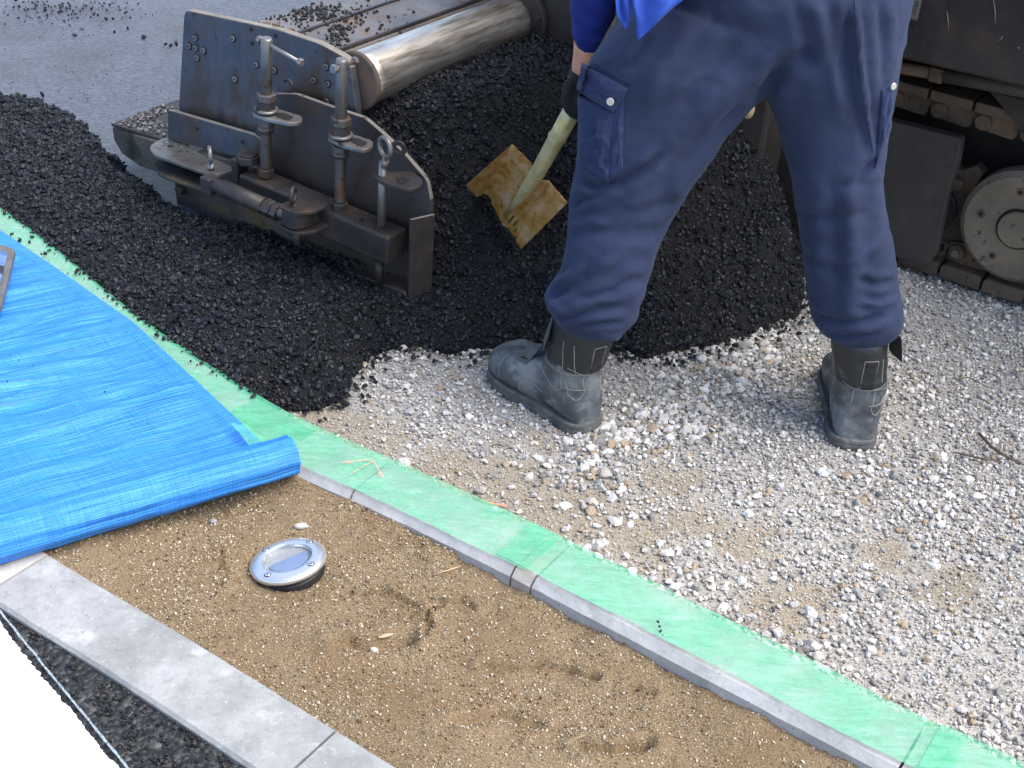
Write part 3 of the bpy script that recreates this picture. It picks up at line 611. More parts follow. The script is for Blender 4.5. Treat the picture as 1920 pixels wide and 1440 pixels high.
# bituminous mix: one heaped body with its loose grains
st = .007; xs = np.arange(-2.2, 1.2, st); ys = np.arange(1.8, 4.3, st); X, Y = np.meshgrid(xs, ys); Z = zmix(X, Y)
F = gridfaces(len(ys), len(xs)); F = F[(Z.ravel()[F] > -.04).any(1)]; used = np.unique(F); remap = np.zeros(X.size, np.int64); remap[used] = np.arange(len(used))
mixo = tag(link('asphalt_heap', mesh_np('asphalt_heap', np.stack([X, Y, Z], -1).reshape(-1, 3)[used], remap[F], smooth=True), MT['mix']), kind='stuff')
x = rng.uniform(-2.1, 1.1, 290000); y = rng.uniform(1.9, 4.2, 290000); z = zmix(x, y); k = (z > .003) & seen(x, y, z, 200, 150); x, y, z = x[k], y[k], z[k]
s = np.clip(np.exp(rng.normal(math.log(.0036), .48, len(x))), .0022, .0095); g_ = .003+.012*rng.random((len(x), 1))**2.2; g_[rng.random(len(x)) < .02] *= 1.8
tag(scatter('asphalt_grains', np.stack([x, y, z-.001], -1), s, g_*np.array([.66, .84, 1.45]), mid, MT['grain'], .7, .33), kind='stuff')
# single crumbs thrown over the film, tarpaulin, gravel, road and deck
cp, cs = [], []
def crumbs(pxs, zf, smin=.002, smax=.005):
    for (px, py) in pxs:
        g0 = G(px, py, zf); cp.append((g0[0], g0[1], zf)); cs.append(random.uniform(smin, smax))
crumbs([(36, 454), (78, 478)], .066, .004, .0055); crumbs([(86, 478), (143, 512), (38, 452)], .062, .005, .007)
for _ in range(60):
    i = random.randrange(near(KO, -60, 340, ZK), near(KO, 420, 712, ZK)); o = abs(random.gauss(0, .035)); p = KO[i]+KN[i]*min(o, .10); cp.append((p[0], p[1], ZK+.006)); cs.append(random.uniform(.0012, .0045))
for i in range(near(KO, -60, 340, ZK), near(KO, 500, 750, ZK)):
    for _ in range(3): p = KO[i]+KN[i]*random.gauss(-.002, .006); cp.append((p[0]+random.uniform(-.01, .01), p[1], ZK+.004)); cs.append(random.uniform(.002, .006))
for _ in range(26): crumbs([(random.uniform(0, 330), random.uniform(470, 800))], .083, .001, .0022)
crumbs([(1233, 1168), (1236, 1176), (1238, 1186), (1242, 1192)], ZK+.006, .002, .0035)
crumbs([(390, 650), (350, 657), (360, 660), (370, 655), (375, 662)], ZK+.008, .003, .006)
FRr = resample(FRONT[:-2], .01)
for p in FRr:
    for _ in range(3):
        q = p+np.array([random.gauss(0, .020), random.gauss(-.006, .022), 0]); cp.append((q[0], q[1], float(zground(np.array([q[0]]), np.array([q[1]]))[0])+.006)); cs.append(random.uniform(.003, .0075))
crumbs([(1498, 628), (1500, 608), (1515, 540)], .012, .008, .010)
for _ in range(160): crumbs([(random.gauss(130, 70), random.gauss(20, 14))], .052, .002, .006)
crumbs([(80, 182), (30, 2), (100, 200), (215, 62), (240, 55), (330, 85), (320, 88), (310, 86), (270, 72), (140, 68)], .055, .004, .010)
for _ in range(70): crumbs([(random.uniform(0, 330), random.uniform(0, 190))], .052, .001, .003)
for px, py in [(908+63*k/60, 364+109*k/60) for k in range(61)]:
    for _ in range(3):
        d = ray(px+random.gauss(0, 3), py+random.gauss(1, 4)); P_ = CO+d*np.linspace(2.2, 3.2, 160)[:, None]; k = int(np.argmax(P_[:, 2] < zmix(P_[:, 0], P_[:, 1]))); cp.append(tuple(P_[k]+np.array([0, -.006, .003]))); cs.append(random.uniform(.003, .006))
cp = np.array(cp); cs = np.array(cs)
tag(scatter('asphalt_crumbs', cp, cs, np.full((len(cp), 3), .012)*np.array([.9, .96, 1.2])*(.6+rng.random((len(cp), 1))), mid, MT['grain'], .8, .15), kind='stuff')
# coarse grains standing out of the sand and the old pavement
x = rng.uniform(-1.5, 1.2, 420000); y = rng.uniform(.9, 2.6, 420000); k = inpoly(x, y, sandpoly) & seen(x, y, 0*x+.03, 120, 120); x, y = x[k], y[k]; k = rng.random(len(x)) < .45+.55*sstep(-.2, .3, fbm(x, y, 6, 3)); x, y = x[k], y[k]
z = zsand(x, y); s = np.clip(np.exp(rng.normal(math.log(.00115), .42, len(x))), .0005, .0032); t = rng.random(len(x))[:, None]
C_ = np.where(t < .36, np.array([.52, .46, .355]), np.where(t < .88, np.array([.27, .192, .112]), np.array([.09, .06, .035])))*(.75+.5*rng.random((len(x), 1)))
tag(scatter('sand_grains', np.stack([x, y, z], -1), s, C_, tiny, MT['sandgrain'], .8, .2), kind='stuff')
x = rng.uniform(-1.6, .0, 26000); y = rng.uniform(.6, 1.9, 26000); ds = dline(x, y, [tuple(p) for p in SL[::4, :2]])
k = seen(x, y, 0*x+.03, 60, 60) & inpoly(x, y, [tuple(p[:2]) for p in SL[::4]]+[tuple(p[:2]) for p in L1[::-20]]); x, y = x[k], y[k]
s = rng.uniform(.002, .0048, len(x)); g_ = .006+.026*rng.random((len(x), 1))**2
tag(scatter('old_asphalt_grit', np.stack([x, y, np.full(len(x), ZO)], -1), s, g_*np.array([1, 1, 1.0]), mid, MT['grain'], .4, .35), kind='stuff')

# ------------------------------------------------------------------ small things on the ground
def pebble(name, px, py, z, s, mat, lab, cat, scl=(1, .6, .5), rz=0.):
    p = G(px, py, z); V, F = stone_shape(2, np.random.default_rng(int(px)), (.9, 1), 5, (.75, .95)); V = V*np.array(scl)*s
    mb = MB().add(V, [tuple(f) for f in F], True); o = mb.build(name, MT[mat]); o.location = (p[0], p[1], z+s*scl[2]*.6); o.rotation_euler = (0, 0, rz); return tag(o, lab, cat)
def sz(px, py): g = G(px, py, .03); return float(zsand(np.array([g[0]]), np.array([g[1]]))[0])
pebble('pebble', 565, 990, sz(565, 990), .0135, 'pebble', 'white oblong pebble on the sand just above the round ground light', 'pebble', (1, .55, .5), .2)
pebble('pebble', 400, 980, sz(400, 980), .008, 'pebbleg', 'dark grey pebble on the sand below the tarpaulin roll', 'pebble', (1, .8, .6))
pebble('pebble', 701, 1222, sz(701, 1222), .007, 'pebble', 'small round pale pebble in a damp scuff of the sand', 'pebble', (1, .8, .8))
pebble('chip', 722, 1193, sz(722, 1193), .014, 'chip', 'flat tan chip lying on the sand', 'chip', (1, .5, .14), .5)
pebble('pebble', 1742, 1290, .012, .016, 'pebbleg', 'grey stone on pale gravel just right of the long green film', 'pebble', (1, .7, .5), .3) if False else None
def stick(name, pts, r, mat, lab, cat):
    mb = MB(); mb.tube([G(*q[:2], q[2]) for q in pts], r, 6); return tag(mb.build(name, MT[mat]), lab, cat)
stick('twig', [(1835, 812, .014), (1860, 838, .018), (1890, 858, .016), (1915, 868, .013)], [.0028, .0032, .0028, .0018], 'wood', 'dark forked twig lying on the gravel at the right', 'twig')
stick('twig', [(1790, 848, .014), (1840, 860, .016), (1880, 866, .015)], [.0016, .002, .0014], 'wood', 'thin dark twig on the gravel below the forked twig', 'twig')
stick('plastic_strip', [(886, 934, .052), (915, 943, .05), (950, 950, .045)], [.0022, .0034, .0026], 'red', 'faded red plastic strip beside the green film and the gravel', 'plastic strip')
stick('straw', [(812, 1078, .03), (838, 1070, .034), (862, 1062, .031)], .0011, 'chip', 'pale straw on the sand right of the round ground light', 'straw')
stick('straw', [(772, 1252, .028), (786, 1264, .032), (800, 1276, .028)], .0011, 'chip', 'pale straw on the sand in the middle of the bed', 'straw')

# ------------------------------------------------------------------ ground light
lp = G(540, 1052, .036); gl = tag(empty('ground_light', tuple(lp)), 'round stainless steel solar ground light set tilted in the sand', 'ground light')
gl.rotation_euler = (math.radians(-6), math.radians(-11), 0)
R_ = .063
mb = MB(); n = 64; prof = [(.040, -.004), (.040, .0075), (.0415, .0085), (.058, .0060), (.0618, .0038), (R_, .0005), (R_, -.004), (.060, -.005)]
mb.add([(r*math.cos(2*math.pi*k/n), r*math.sin(2*math.pi*k/n), z) for r, z in prof for k in range(n)], [(i*n+k, i*n+(k+1) % n, (i+1)*n+(k+1) % n, (i+1)*n+k) for i in range(len(prof)-1) for k in range(n)], True); mb.build('rim', MT['steelrim'], gl)
MB().disc((0, 0, -.05), (0, 0, 1), .056, .046, 48).build('housing', MT['blackplastic'], gl)
MB().disc((0, 0, .0052), (0, 0, 1), .0399, .0016, 48).build('lens', MT['lens'], gl)
MB().disc((0, 0, -.0040), (0, 0, 1), .0396, .0030, 48).build('reflector', MT['frost'], gl)
mb = MB(); arc = [(.033*math.cos(q), .033*math.sin(q)) for q in np.linspace(-2.6, .75, 24)]; mb.prism([(x, y, .0000) for x, y in arc], (0, 0, .0025)); mb.build('solar_panel', MT['solar'], gl)
for q in (.95, 2.55, 4.25, 5.78):
    mb = MB(); c = np.array([.0505*math.cos(q), .0505*math.sin(q), .0062]); mb.disc(c, (0, 0, 1), .0046, .0018, 16); s_ = mb.build('screw', MT['steelrim'], gl)
    MB().ring(c+np.array([0, 0, .0012]), (1, 0, 0), (0, 1, 0), .0052, .0007, 16, 6).build('washer', MT['blackplastic'], s_)
    MB().disc(c+np.array([0, 0, .0016]), (0, 0, 1), .0017, .0006, 6).build('socket', MT['blackplastic'], s_)
# flat tool lying on the tarpaulin
tc = [G(*q, .09) for q in [(-48, 455), (31, 480), (4, 590), (-75, 560)]]; up_ = np.array([0, 0, .016])
mb = MB(); mb.prism(rounded([p+np.array([0, 0, .002]) for p in tc], .012), up_); tool = tag(mb.build('flat_tool', MT['toolgrey'], None, .003), 'grey flat steel tool head lying on the blue tarpaulin at the left edge', 'tool')
cc = sum(tc)/4; tri = [cc+(p-cc)*.74+np.array([0, 0, .019]) for p in tc]
MB().prism(rounded(tri, .01), (0, 0, .0025)).build('face_plate', MT['toolface'], tool, .0008)

# ------------------------------------------------------------------ paver: screed end, tube, machine body and track
PV = tag(empty('asphalt_paver', tuple(W(0, 0, 0)), -ANG), 'dark rusty asphalt paver with shiny round tube, screed end plate and crawler track', 'paver')
def Hh(px, py, w):
    g = G(px, py, w); d = g-P0; return np.array([d@UX, d@VX, w])
U1, V1, W1 = np.eye(3)
def part(mb, name, mat, parent=PV, bevel=0.0, seg=2, edge=None):
    o = mb.build(name, MT[mat], parent, bevel, seg)
    if edge:                                          # the cut upper edges are worn bare and dusty
        o.data.materials.append(MT[edge])
        for p in o.data.polygons:
            if p.normal.z > .25: p.material_index = 1
    return o
def two(name, items, parent=PV):
    """one mesh made of shapes in different metals"""
    al = MB(); idx = []
    for k, (mb, mt) in enumerate(items):
        al.add(mb.v, mb.f); al.sm[-len(mb.f):] = mb.sm; idx += [k]*len(mb.f)
    me = bpy.data.meshes.new(name); me.from_pydata(al.v, [], al.f); me.polygons.foreach_set('use_smooth', al.sm)
    for _, mt in items: me.materials.append(MT[mt])
    me.polygons.foreach_set('material_index', idx); me.update()
    bm = bmesh.new(); bm.from_mesh(me); bmesh.ops.recalc_face_normals(bm, faces=bm.faces); bm.to_mesh(me); bm.free()
    return link(name, me, None, parent)
def poly(pts, v): return [Q(x, y, v) for x, y in pts]
sp_ = part(MB().prism(rounded(poly([(345, 18), (519, 55), (600, 82), (654, 112), (668, 200), (668, 330), (480, 330), (334, 214)], .03), .018), V1*.020), 'side_plate', 'plate', PV, .003, 2, 'worn')
for px, py in [(366, 71), (355, 86), (367, 90), (382, 94), (370, 108), (437, 72), (441, 148), (481, 121), (515, 131), (612, 125), (589, 150), (615, 157), (613, 190)]:
    c = Q(px, py, .030); two('screw', [(MB().disc(c, -V1, .0092, .0016, 20), 'black'), (MB().disc(c-V1*.001, -V1, .0068, .0026, 16), 'bare'), (MB().disc(c-V1*.0030, -V1, .0030, .0010, 6), 'black')], sp_)  # black discs paint the shade of the screw recess and socket
for px, py in [(471, 55), (473, 81), (517, 67)]: part(MB().disc(Q(px, py, .030), -V1, .0046, .0012, 14), 'hole_shade', 'black', sp_)  # flat black discs on the plate, painted shade instead of bored openings
# deck of the screed behind the plate and the tube
part(MB().prism([(-.60, .045, .07), (-.17, .045, .07), (-.15, .045, .40), (-.20, .045, .46), (-.55, .045, .46)], V1*.595), 'screed_body', 'chassis', PV, .004)
dp = [Q(458, 150, .052), Q(462, 46, .052), Q(520, 58, .052), Q(548, 68, .052), Q(630, 104, .052), Q(640, 170, .052)]
deck = part(MB().prism(dp, V1*.585), 'screed_deck', 'deck', PV, .004)
for a, h in [((549, 67), .0035), ((627, 102), .007)]:
    c = Q(*a, .056); part(MB().box(c+V1*.288+W1*h*.3, U1*.004, V1*.288, W1*h), 'seam_strip', 'beam', deck, .001)
for a in [(518, 52), (545, 62), (500, 50)]:
    part(MB().hexnut(Q(*a, .075), W1, .009, .010), 'deck_bolt', 'rust', deck)
tc_ = Q(664, 153, .05); TR = .0575
part(MB().tube([tc_+V1*s for s in np.linspace(.012, .585, 24)], TR, 56), 'tube', 'tube')
part(MB().disc(tc_+V1*.012, -V1, TR+.006, .010, 48), 'tube_flange', 'rust', PV, .001)
fl = part(MB().disc(tc_+V1*.588, -V1, .095, .016, 48), 'wall_flange', 'chassis')
for q in np.linspace(.3, 6.0, 6): part(MB().hexnut(tc_+V1*.572+(U1*math.cos(q)+W1*math.sin(q))*.082, -V1, .008, .006), 'flange_bolt', 'beam', fl)
wl_ = tc_+V1*.588
part(MB().prism([(-.34, .641, .02), (.52, .641, .02), (.52, .641, 1.25), (-.34, .641, 1.25)], V1*1.3), 'machine_body', 'chassis', PV, .01)
# sliding gate
gate = part(MB().prism(rounded(poly([(478, 250), (505, 176), (554, 176), (629, 203), (683, 221), (717, 250), (758, 289), (800, 337), (809, 385), (804, 545), (765, 578), (690, 548), (500, 440), (470, 360)], 0), .012), V1*.011), 'gate_plate', 'gate', PV, .002, 2, 'worn')
part(MB().prism(poly([(811, 400)], .002)+poly([(767, 410), (763, 576)], -.05)+poly([(803, 552)], .002), U1*.008), 'gate_flange', 'beam', PV, .0015, 2, 'worn')
part(MB().prism(rounded(poly([(640, 505), (690, 522), (763, 548), (764, 580), (742, 584), (700, 566), (640, 530)], -.05), .02), V1*.05), 'gate_ski', 'beam', PV, .003)
mb = MB().ring(Q(540, 160, -.004), U1, W1, .0125, .0040, 22, 8, -1.9, 2.6); part(mb, 'hook', 'beam')
# angle bracket and its shelves
vb_ = part(MB().prism(rounded(poly([(314, 207), (322, 208), (480, 254), (489, 262), (489, 306), (314, 262)], -.004), .008), V1*.012), 'angle_bracket', 'plate', PV, .002, 2, 'worn')
for px, py in [(370, 241), (455, 266)]: part(MB().disc(Q(px, py, -.004), -V1, .0045, .001, 12), 'hole_shade', 'black', vb_)  # black discs paint the dark inside of the bracket openings
ws = Q(318, 262, -.004)[2]
sh = part(MB().prism(rounded([Hh(*p, ws) for p in [(280, 273), (297, 262), (318, 256), (489, 302), (443, 316), (404, 330), (285, 288)]], .02), -W1*.009), 'shelf', 'bare', PV, .002)
for px, py, r in [(320, 274, .008), (338, 284, .003), (300, 276, .003)]: part(MB().disc(Hh(px, py, ws+.0002), W1, r, .0006, 14), 'hole_shade', 'black', sh)  # shaded shelf openings painted as thin black discs
part(MB().prism(rounded([Hh(*p, ws-.042) for p in [(285, 305), (310, 298), (489, 345), (443, 352), (400, 362), (300, 328)]], .02), -W1*.008), 'shelf', 'shoe', PV, .002)
# rear foot of the screed
part(MB().prism(poly([(210, 238), (300, 268), (500, 318), (500, 372), (326, 334), (262, 312), (228, 288), (213, 262)], -.012), V1*.65), 'screed_foot', 'shoe', PV, .003)
tp = MB().prism([Hh(*p, Q(215, 236, -.012)[2]+.001) for p in [(209, 236), (300, 264), (400, 290)]]+[Q(400, 290, -.012)+np.array([0, .64, .02]), Q(209, 236, -.012)+np.array([0, .64, .001])], W1*.006)
ft_top = part(tp, 'foot_tread', 'beam')
lb = part(MB().prism(poly([(324, 325), (560, 395), (560, 470), (440, 428), (331, 384)], -.02), V1*.6), 'screed_shoe', 'shoe', PV, .004)
part(MB().hexnut(Q(342, 354, -.02), -V1, .013, .014), 'shoe_bolt', 'shoe', lb)
# beam along the gate
beam = part(MB().prism(poly([(447, 326), (728, 446), (724, 499), (444, 378)], -.085), V1*.062), 'beam', 'beam', PV, .007, 3)
part(MB().box(Q(450, 318, -.055), U1*.010, V1*.018, W1*.03), 'beam_end_block', 'beam', PV, .003)
mb = MB().hexnut(Q(466, 305, -.06), W1, .026, .018); mb.disc(Q(466, 305, -.06)+W1*.018, W1, .020, .006, 20); part(mb, 'pivot_bolt', 'beam')
# turnbuckle
tv = -.135
A_, B_ = Q(404, 346, tv), Q(512, 394, tv); ax = (B_-A_)/np.linalg.norm(B_-A_)
tb = part(MB().tube([A_, A_+(B_-A_)*.12, A_+(B_-A_)*.14, A_+(B_-A_)*.86], [.0165, .0165, .019, .019], 20), 'turnbuckle', 'beam')
part(MB().hexnut(A_+(B_-A_)*.86, ax, .020, .024), 'turnbuckle_nut', 'beam', tb); part(MB().hexnut(A_+(B_-A_)*.86+ax*.027, ax, .020, .016), 'turnbuckle_nut', 'beam', tb)
part(MB().tube([B_, B_+ax*.04], .012, 12), 'thread', 'rod', tb)
part(MB().box(Q(394, 346, tv), U1*.015, V1*.016, W1*.020), 'clevis_block', 'beam', tb, .003)
cx = Q(556, 408, tv)
part(MB().prism([cx+np.array(p) for p in rounded([(-.028, -.02, -.018), (.012, -.026, -.018), (.026, .0, -.018), (.026, .05, -.018), (-.020, .05, -.018)], .012)], W1*.036), 'clevis', 'beam', PV, .003)
for dz in (.019, -.028): part(MB().prism([cx+np.array(p)+W1*dz for p in rounded([(-.032, -.024, 0), (.018, -.028, 0), (.045, .01, 0), (.045, .055, 0), (-.024, .055, 0)], .014)], W1*.008), 'clevis_lug', 'beam', PV, .0015)
def eye(name, c, R, r, a, b, mat, stem):
    mb = MB().ring(c, a, b, R, r, 28, 10); mb.tube([c-W1*(R+.001), c-W1*(R+stem*.4), c-W1*(R+stem*.4), c-W1*(R+stem)], [r*1.1, r*1.1, r*1.7, r*1.7], 14); return part(mb, name, mat)
eye('eye_bolt', Q(550, 366, tv), .0155, .0048, np.array([.45, -.9, 0]), W1, 'beam', .020)
part(MB().tube([cx-W1*.03, cx-W1*.062], .0075, 12), 'clevis_pin', 'rod')
eye('eye_bolt', Q(394, 290, -.10), .0160, .0048, np.array([.75, -.66, 0]), W1, 'bare', .020)
# screw jacks
def jack(x, y0, y1, y2, y3, y4, y5, y6, dx=0):
    v = -.055; f = lambda y: Q(x+dx*(y-y0)/(y6-y0), y, v)
    jr = part(MB().tube([f(y0), f(y0)+(f(y1)-f(y0))*.04, f(y1)], [.0105, .0125, .0125], 20), 'jack_shaft', 'bare')
    ax = f(y6)-f(y0); ax /= np.linalg.norm(ax); h = lambda a, b: np.linalg.norm(f(b)-f(a))
    part(MB().hexnut(f(y1), ax, .0215, h(y1, y2)*.45), 'jack_nut', 'rod', jr); part(MB().tube([f(y1)+ax*h(y1, y2)*.45, f(y2)], .0205, 6, True, False), 'jack_nut', 'beam', jr)
    part(MB().disc(f(y2), -ax, .0255, .005, 24), 'jack_washer', 'bare', jr)
    part(MB().hexnut(f(y3), ax, .0195, h(y3, y4)*.6), 'jack_nut', 'rod', jr); part(MB().tube([f(y3)+ax*h(y3, y4)*.6, f(y4)], .017, 16), 'collar', 'rod', jr)
    n = 34; L = h(y4, y5); pts = [f(y4)+ax*L*i/n for i in range(n+1)]; part(MB().tube(pts, [.0100+.0024*(i % 2) for i in range(n+1)], 16), 'jack_screw', 'rod', jr)
    part(MB().hexnut(f(y5), ax, .0185, h(y5, y6)), 'jack_nut', 'beam', jr)
    return jr
j1 = jack(500, 71, 174, 206, 219, 247, 314, 330, -2); j2 = jack(641, 110, 219, 254, 272, 293, 378, 396, -4)
ha, hb = Q(489, 76, -.055), Q(565, 118, -.055)
mb = MB().tube([ha, hb], .0045, 10); hx = (hb-ha)/np.linalg.norm(hb-ha); mb.hexnut(ha-hx*.008, hx, .009, .009); mb.hexnut(hb-hx*.008, hx, .0085, .010); part(mb, 'jack_handle', 'bare', j1)
ha, hb = Q(641, 124, -.055)-V1*.024, Q(641, 124, -.055)+V1*.035; mb = MB().tube([ha, hb], .0045, 10); mb.hexnut(ha-V1*.004, V1, .0095, .009); mb.hexnut(hb, V1, .009, .009); part(mb, 'jack_handle', 'bare', j2)
def lug(pts, y, slot_shade, mat='bare'):
    w_ = Q(*y, -.055)[2]; o = part(MB().prism(rounded([Hh(*p, w_) for p in pts], .014), -W1*.009), 'jack_bracket', mat, PV, .002)
    part(MB().prism(rounded([Hh(*p, w_+.0006) for p in slot_shade], .008), W1*.0006), 'slot_shade', 'black', o); return o  # thin black sheet on the lug paints the shade of its opening
lug([(472, 212), (476, 205), (500, 202), (520, 203), (568, 217), (566, 228), (545, 231), (500, 222)], (500, 212), [(516, 211), (533, 212), (552, 220), (540, 226), (516, 218)])
lug([(614, 258), (618, 252), (642, 249), (662, 251), (700, 263), (698, 276), (680, 281), (640, 271)], (641, 260), [(658, 259), (670, 259), (690, 268), (680, 275), (658, 267)])
lug([(697, 326), (703, 320), (740, 322), (770, 318), (794, 336), (790, 350), (765, 355), (715, 340)], (718, 328), [(742, 334), (758, 331), (769, 338), (757, 345), (744, 342)], 'beam')
r3 = part(MB().tube([Q(718, 303, -.055), Q(715, 430, -.055)], .0088, 14), 'gate_rod', 'bare')
part(MB().tube([Q(712, 488, -.058), Q(711, 532, -.058)], .0088, 14), 'gate_rod', 'beam')
eye('eye_bolt', Q(722, 276, -.055), .0195, .0052, np.array([.96, -.28, 0]), W1, 'bare', .022)
part(MB().disc(Q(748, 278, -.012), -V1*.9+U1*.3, .0175, .005, 24, .007), 'ring_washer', 'beam')
# loose crumbs resting on the screed
bpy.context.view_layer.update()
def bvh_of(objs):
    V, F = [], []
    dg = bpy.context.evaluated_depsgraph_get()
    for o in objs:
        e = o.evaluated_get(dg); me = e.to_mesh(); b = len(V); mw = o.matrix_world
        V += [mw@v.co for v in me.vertices]; F += [tuple(b+i for i in p.vertices) for p in me.polygons]; e.to_mesh_clear()
    return BVHTree.FromPolygons(V, F)
def cast(bv, px, py):
    d = Vector(ray(px, py)).normalized(); h = bv.ray_cast(Vector(CO), d); return h[0], h[1]
bt = bvh_of([deck, beam, ft_top, sh]); q_ = []
for cx_, cy_, sx, sy, n_ in [(570, 22, 45, 9, 150), (610, 30, 40, 8, 110), (634, 62, 12, 18, 110), (690, 50, 60, 25, 60), (520, 45, 40, 15, 40), (560, 345, 30, 8, 14), (690, 395, 22, 8, 20), (285, 228, 32, 16, 520), (330, 275, 30, 8, 8)]:
    for _ in range(n_):
        h, nrm = cast(bt, random.gauss(cx_, sx), random.gauss(cy_, sy))
        if h is not None and nrm.z > .3: q_.append(tuple(h))
q_ = np.array(q_); s_ = rng.uniform(.002, .0055, len(q_)); pale = (uv_of(q_)[0] < -.52) & (q_[:, 2] < .36)
cc_ = np.where(pale[:, None], .05+.24*rng.random((len(q_), 1))**1.5, .008+.02*rng.random((len(q_), 1)))*np.array([1, .98, .96])
tag(scatter('deck_crumbs', q_, s_, cc_, mid, MT['grain'], .8, .2), kind='stuff')
# tractor side: hopper wall, crawler track and wheel
part(MB().prism([Q(1600, 92, .80), Q(1690, 111, .80), Q(1925, 166, .80), (2.6, .80, .55), (2.6, .80, 1.35), (.5, .80, 1.35)], V1*.9), 'hopper_wall', 'chassis', PV, .008)
part(MB().tube([Q(1640, 118, .87), Q(1745, 137, .87)], .013, 14), 'side_pipe', 'rust'); part(MB().hexnut(Q(1745, 137, .87), U1, .018, .03), 'pipe_coupling', 'rust')
part(MB().tube([Q(1755, 139, .87), Q(1960, 178, .87)], .015, 14), 'side_pipe', 'cover')
part(MB().prism(poly([(1855, 172), (1960, 195), (1960, 300)], .93), V1*.03), 'side_gusset', 'chassis', PV, .002)
part(MB().box(Q(1717, 10, .795), U1*.010, V1*.006, W1*.03), 'worn_block', 'bare', PV, .002)
part(MB().prism([(.35, 1.14, .03), (2.6, 1.14, .03), (2.6, 1.14, .6), (.35, 1.14, .6)], V1*.5), 'chassis', 'chassis')
part(MB().prism([(.42, .75, .12), (.60, .75, .12), (.60, .75, .56), (.42, .75, .56)], V1*.4), 'conveyor_frame', 'chassis', PV, .006)
part(MB().prism(rounded(poly([(1600, 212), (1690, 232), (1802, 260), (1797, 300), (1776, 366), (1754, 478), (1738, 498), (1600, 462)], .90), .01), V1*.03), 'track_cover', 'cover', PV, .003)
wc = Q(1908, 430, .93); wv = .93
wh = two('track_wheel', [(MB().disc(wc+V1*.05, -V1, .134, .05, 64), 'wheel'), (MB().disc(wc, -V1, .049, .0012, 40), 'black'), (MB().disc(wc-V1*.001, -V1, .043, .010, 40), 'wheel'), (MB().disc(wc+V1*.12, -V1, .118, .07, 48), 'chassis')])  # black disc paints the shaded groove round the hub
for q in np.linspace(.5, .5+2*math.pi*4/5, 5): two('wheel_bolt', [(MB().disc(wc+(U1*math.cos(q)+W1*math.sin(q))*.088, -V1, .010, .0015, 14), 'rust'), (MB().disc(wc+(U1*math.cos(q)+W1*math.sin(q))*.088-V1*.0016, -V1, .005, .0008, 10), 'black')], wh)  # small black disc paints the shade in the bolt centre
# sprocket beside the cover
sc_ = Q(1752, 385, 1.0); mb = MB(); ns = 9; ol = []
for k in range(ns*8):
    q = 2*math.pi*k/(ns*8); ph = (k % 8); r_ = .115+(.028 if ph in (2, 3, 4) else .006 if ph in (1, 5) else -.006); ol.append(sc_+U1*r_*math.cos(q)+W1*r_*math.sin(q))
mb.prism(ol, V1*.035); part(mb, 'sprocket', 'rust', PV, .003); part(MB().disc(sc_-V1*.012, -V1, .06, .012, 24), 'sprocket_hub', 'beam')
part(MB().hexnut(Q(1796, 344, .985), -V1, .016, .012), 'sprocket_bolt', 'rust')
# chain of shoes: bottom run resting on the gravel, top run under the pipe
base_u = Q(1757, 530, .965)[0]; zb = .012
trk = two('track_chain', [(MB().box((1.3, 1.05, zb+.012), U1*.9, V1*.06, W1*.008), 'rust')])
for k in range(-3, 8):
    u0 = base_u+.104*k
    mb = MB().prism([(u0+.003, .945, zb+.002), (u0+.101, .945, zb+.002), (u0+.101, .945, zb+.028), (u0+.096, .951, zb+.036), (u0+.008, .951, zb+.036), (u0+.003, .945, zb+.028)], V1*.25)
    part(mb, 'track_shoe', 'rust', trk, .003)
    lk = MB().prism(rounded([(u0+.004, .985, zb+.036), (u0+.098, .985, zb+.036), (u0+.104, .985, zb+.075), (u0+.030, .985, zb+.088), (u0-.004, .985, zb+.080)], .012), V1*.016)
    two('track_link', [(lk, 'rust'), (MB().disc((u0+.022, .985, zb+.062), -V1, .020, .010, 20), 'rust'), (MB().hexnut((u0+.022, .975, zb+.062), -V1, .011, .007), 'wheel'), (MB().box((u0+.078, .9845, zb+.062), U1*.016, V1*.0006, W1*.010), 'black')], trk)  # black box on the link paints its shaded opening
tu = Q(1785, 205, .985); zt = Q(1785, 222, .985)[2]
for k in range(-3, 7):
    u0 = tu[0]-.05+.104*k
    lk = MB().prism(rounded([(u0+.004, .985, zt-.006), (u0+.098, .985, zt-.012), (u0+.104, .985, zt+.030), (u0+.030, .985, zt+.036), (u0-.004, .985, zt+.030)], .012), V1*.016)
    two('track_link', [(lk, 'rust'), (MB().disc((u0+.022, .985, zt+.012), -V1, .019, .010, 20), 'rust')], trk)
    part(MB().box((u0+.052, 1.05, zt+.052), U1*.049, V1*.10, W1*.012), 'track_shoe', 'rust', trk, .003)
for a_, b_ in [((1862, -5), (1866, 46)), ((1872, 76), (1880, 68)), ((1908, 88), (1911, 92)), ((1775, 20), (1778, 60))]:
    mb = MB(); A_, B_ = Q(*a_, .799), Q(*b_, .799); mb.tube([A_, (A_+B_)/2+U1*.002, B_], [.0006, .0013, .0006], 6); part(mb, 'scratch', 'worn')
kb_ = Q(1404, 205, .60); mb = MB(); V, F = ico(3); mb.add(V*np.array([.013, .013, .022])+kb_, [tuple(f) for f in F], True); part(mb, 'pale_knob', 'chip')

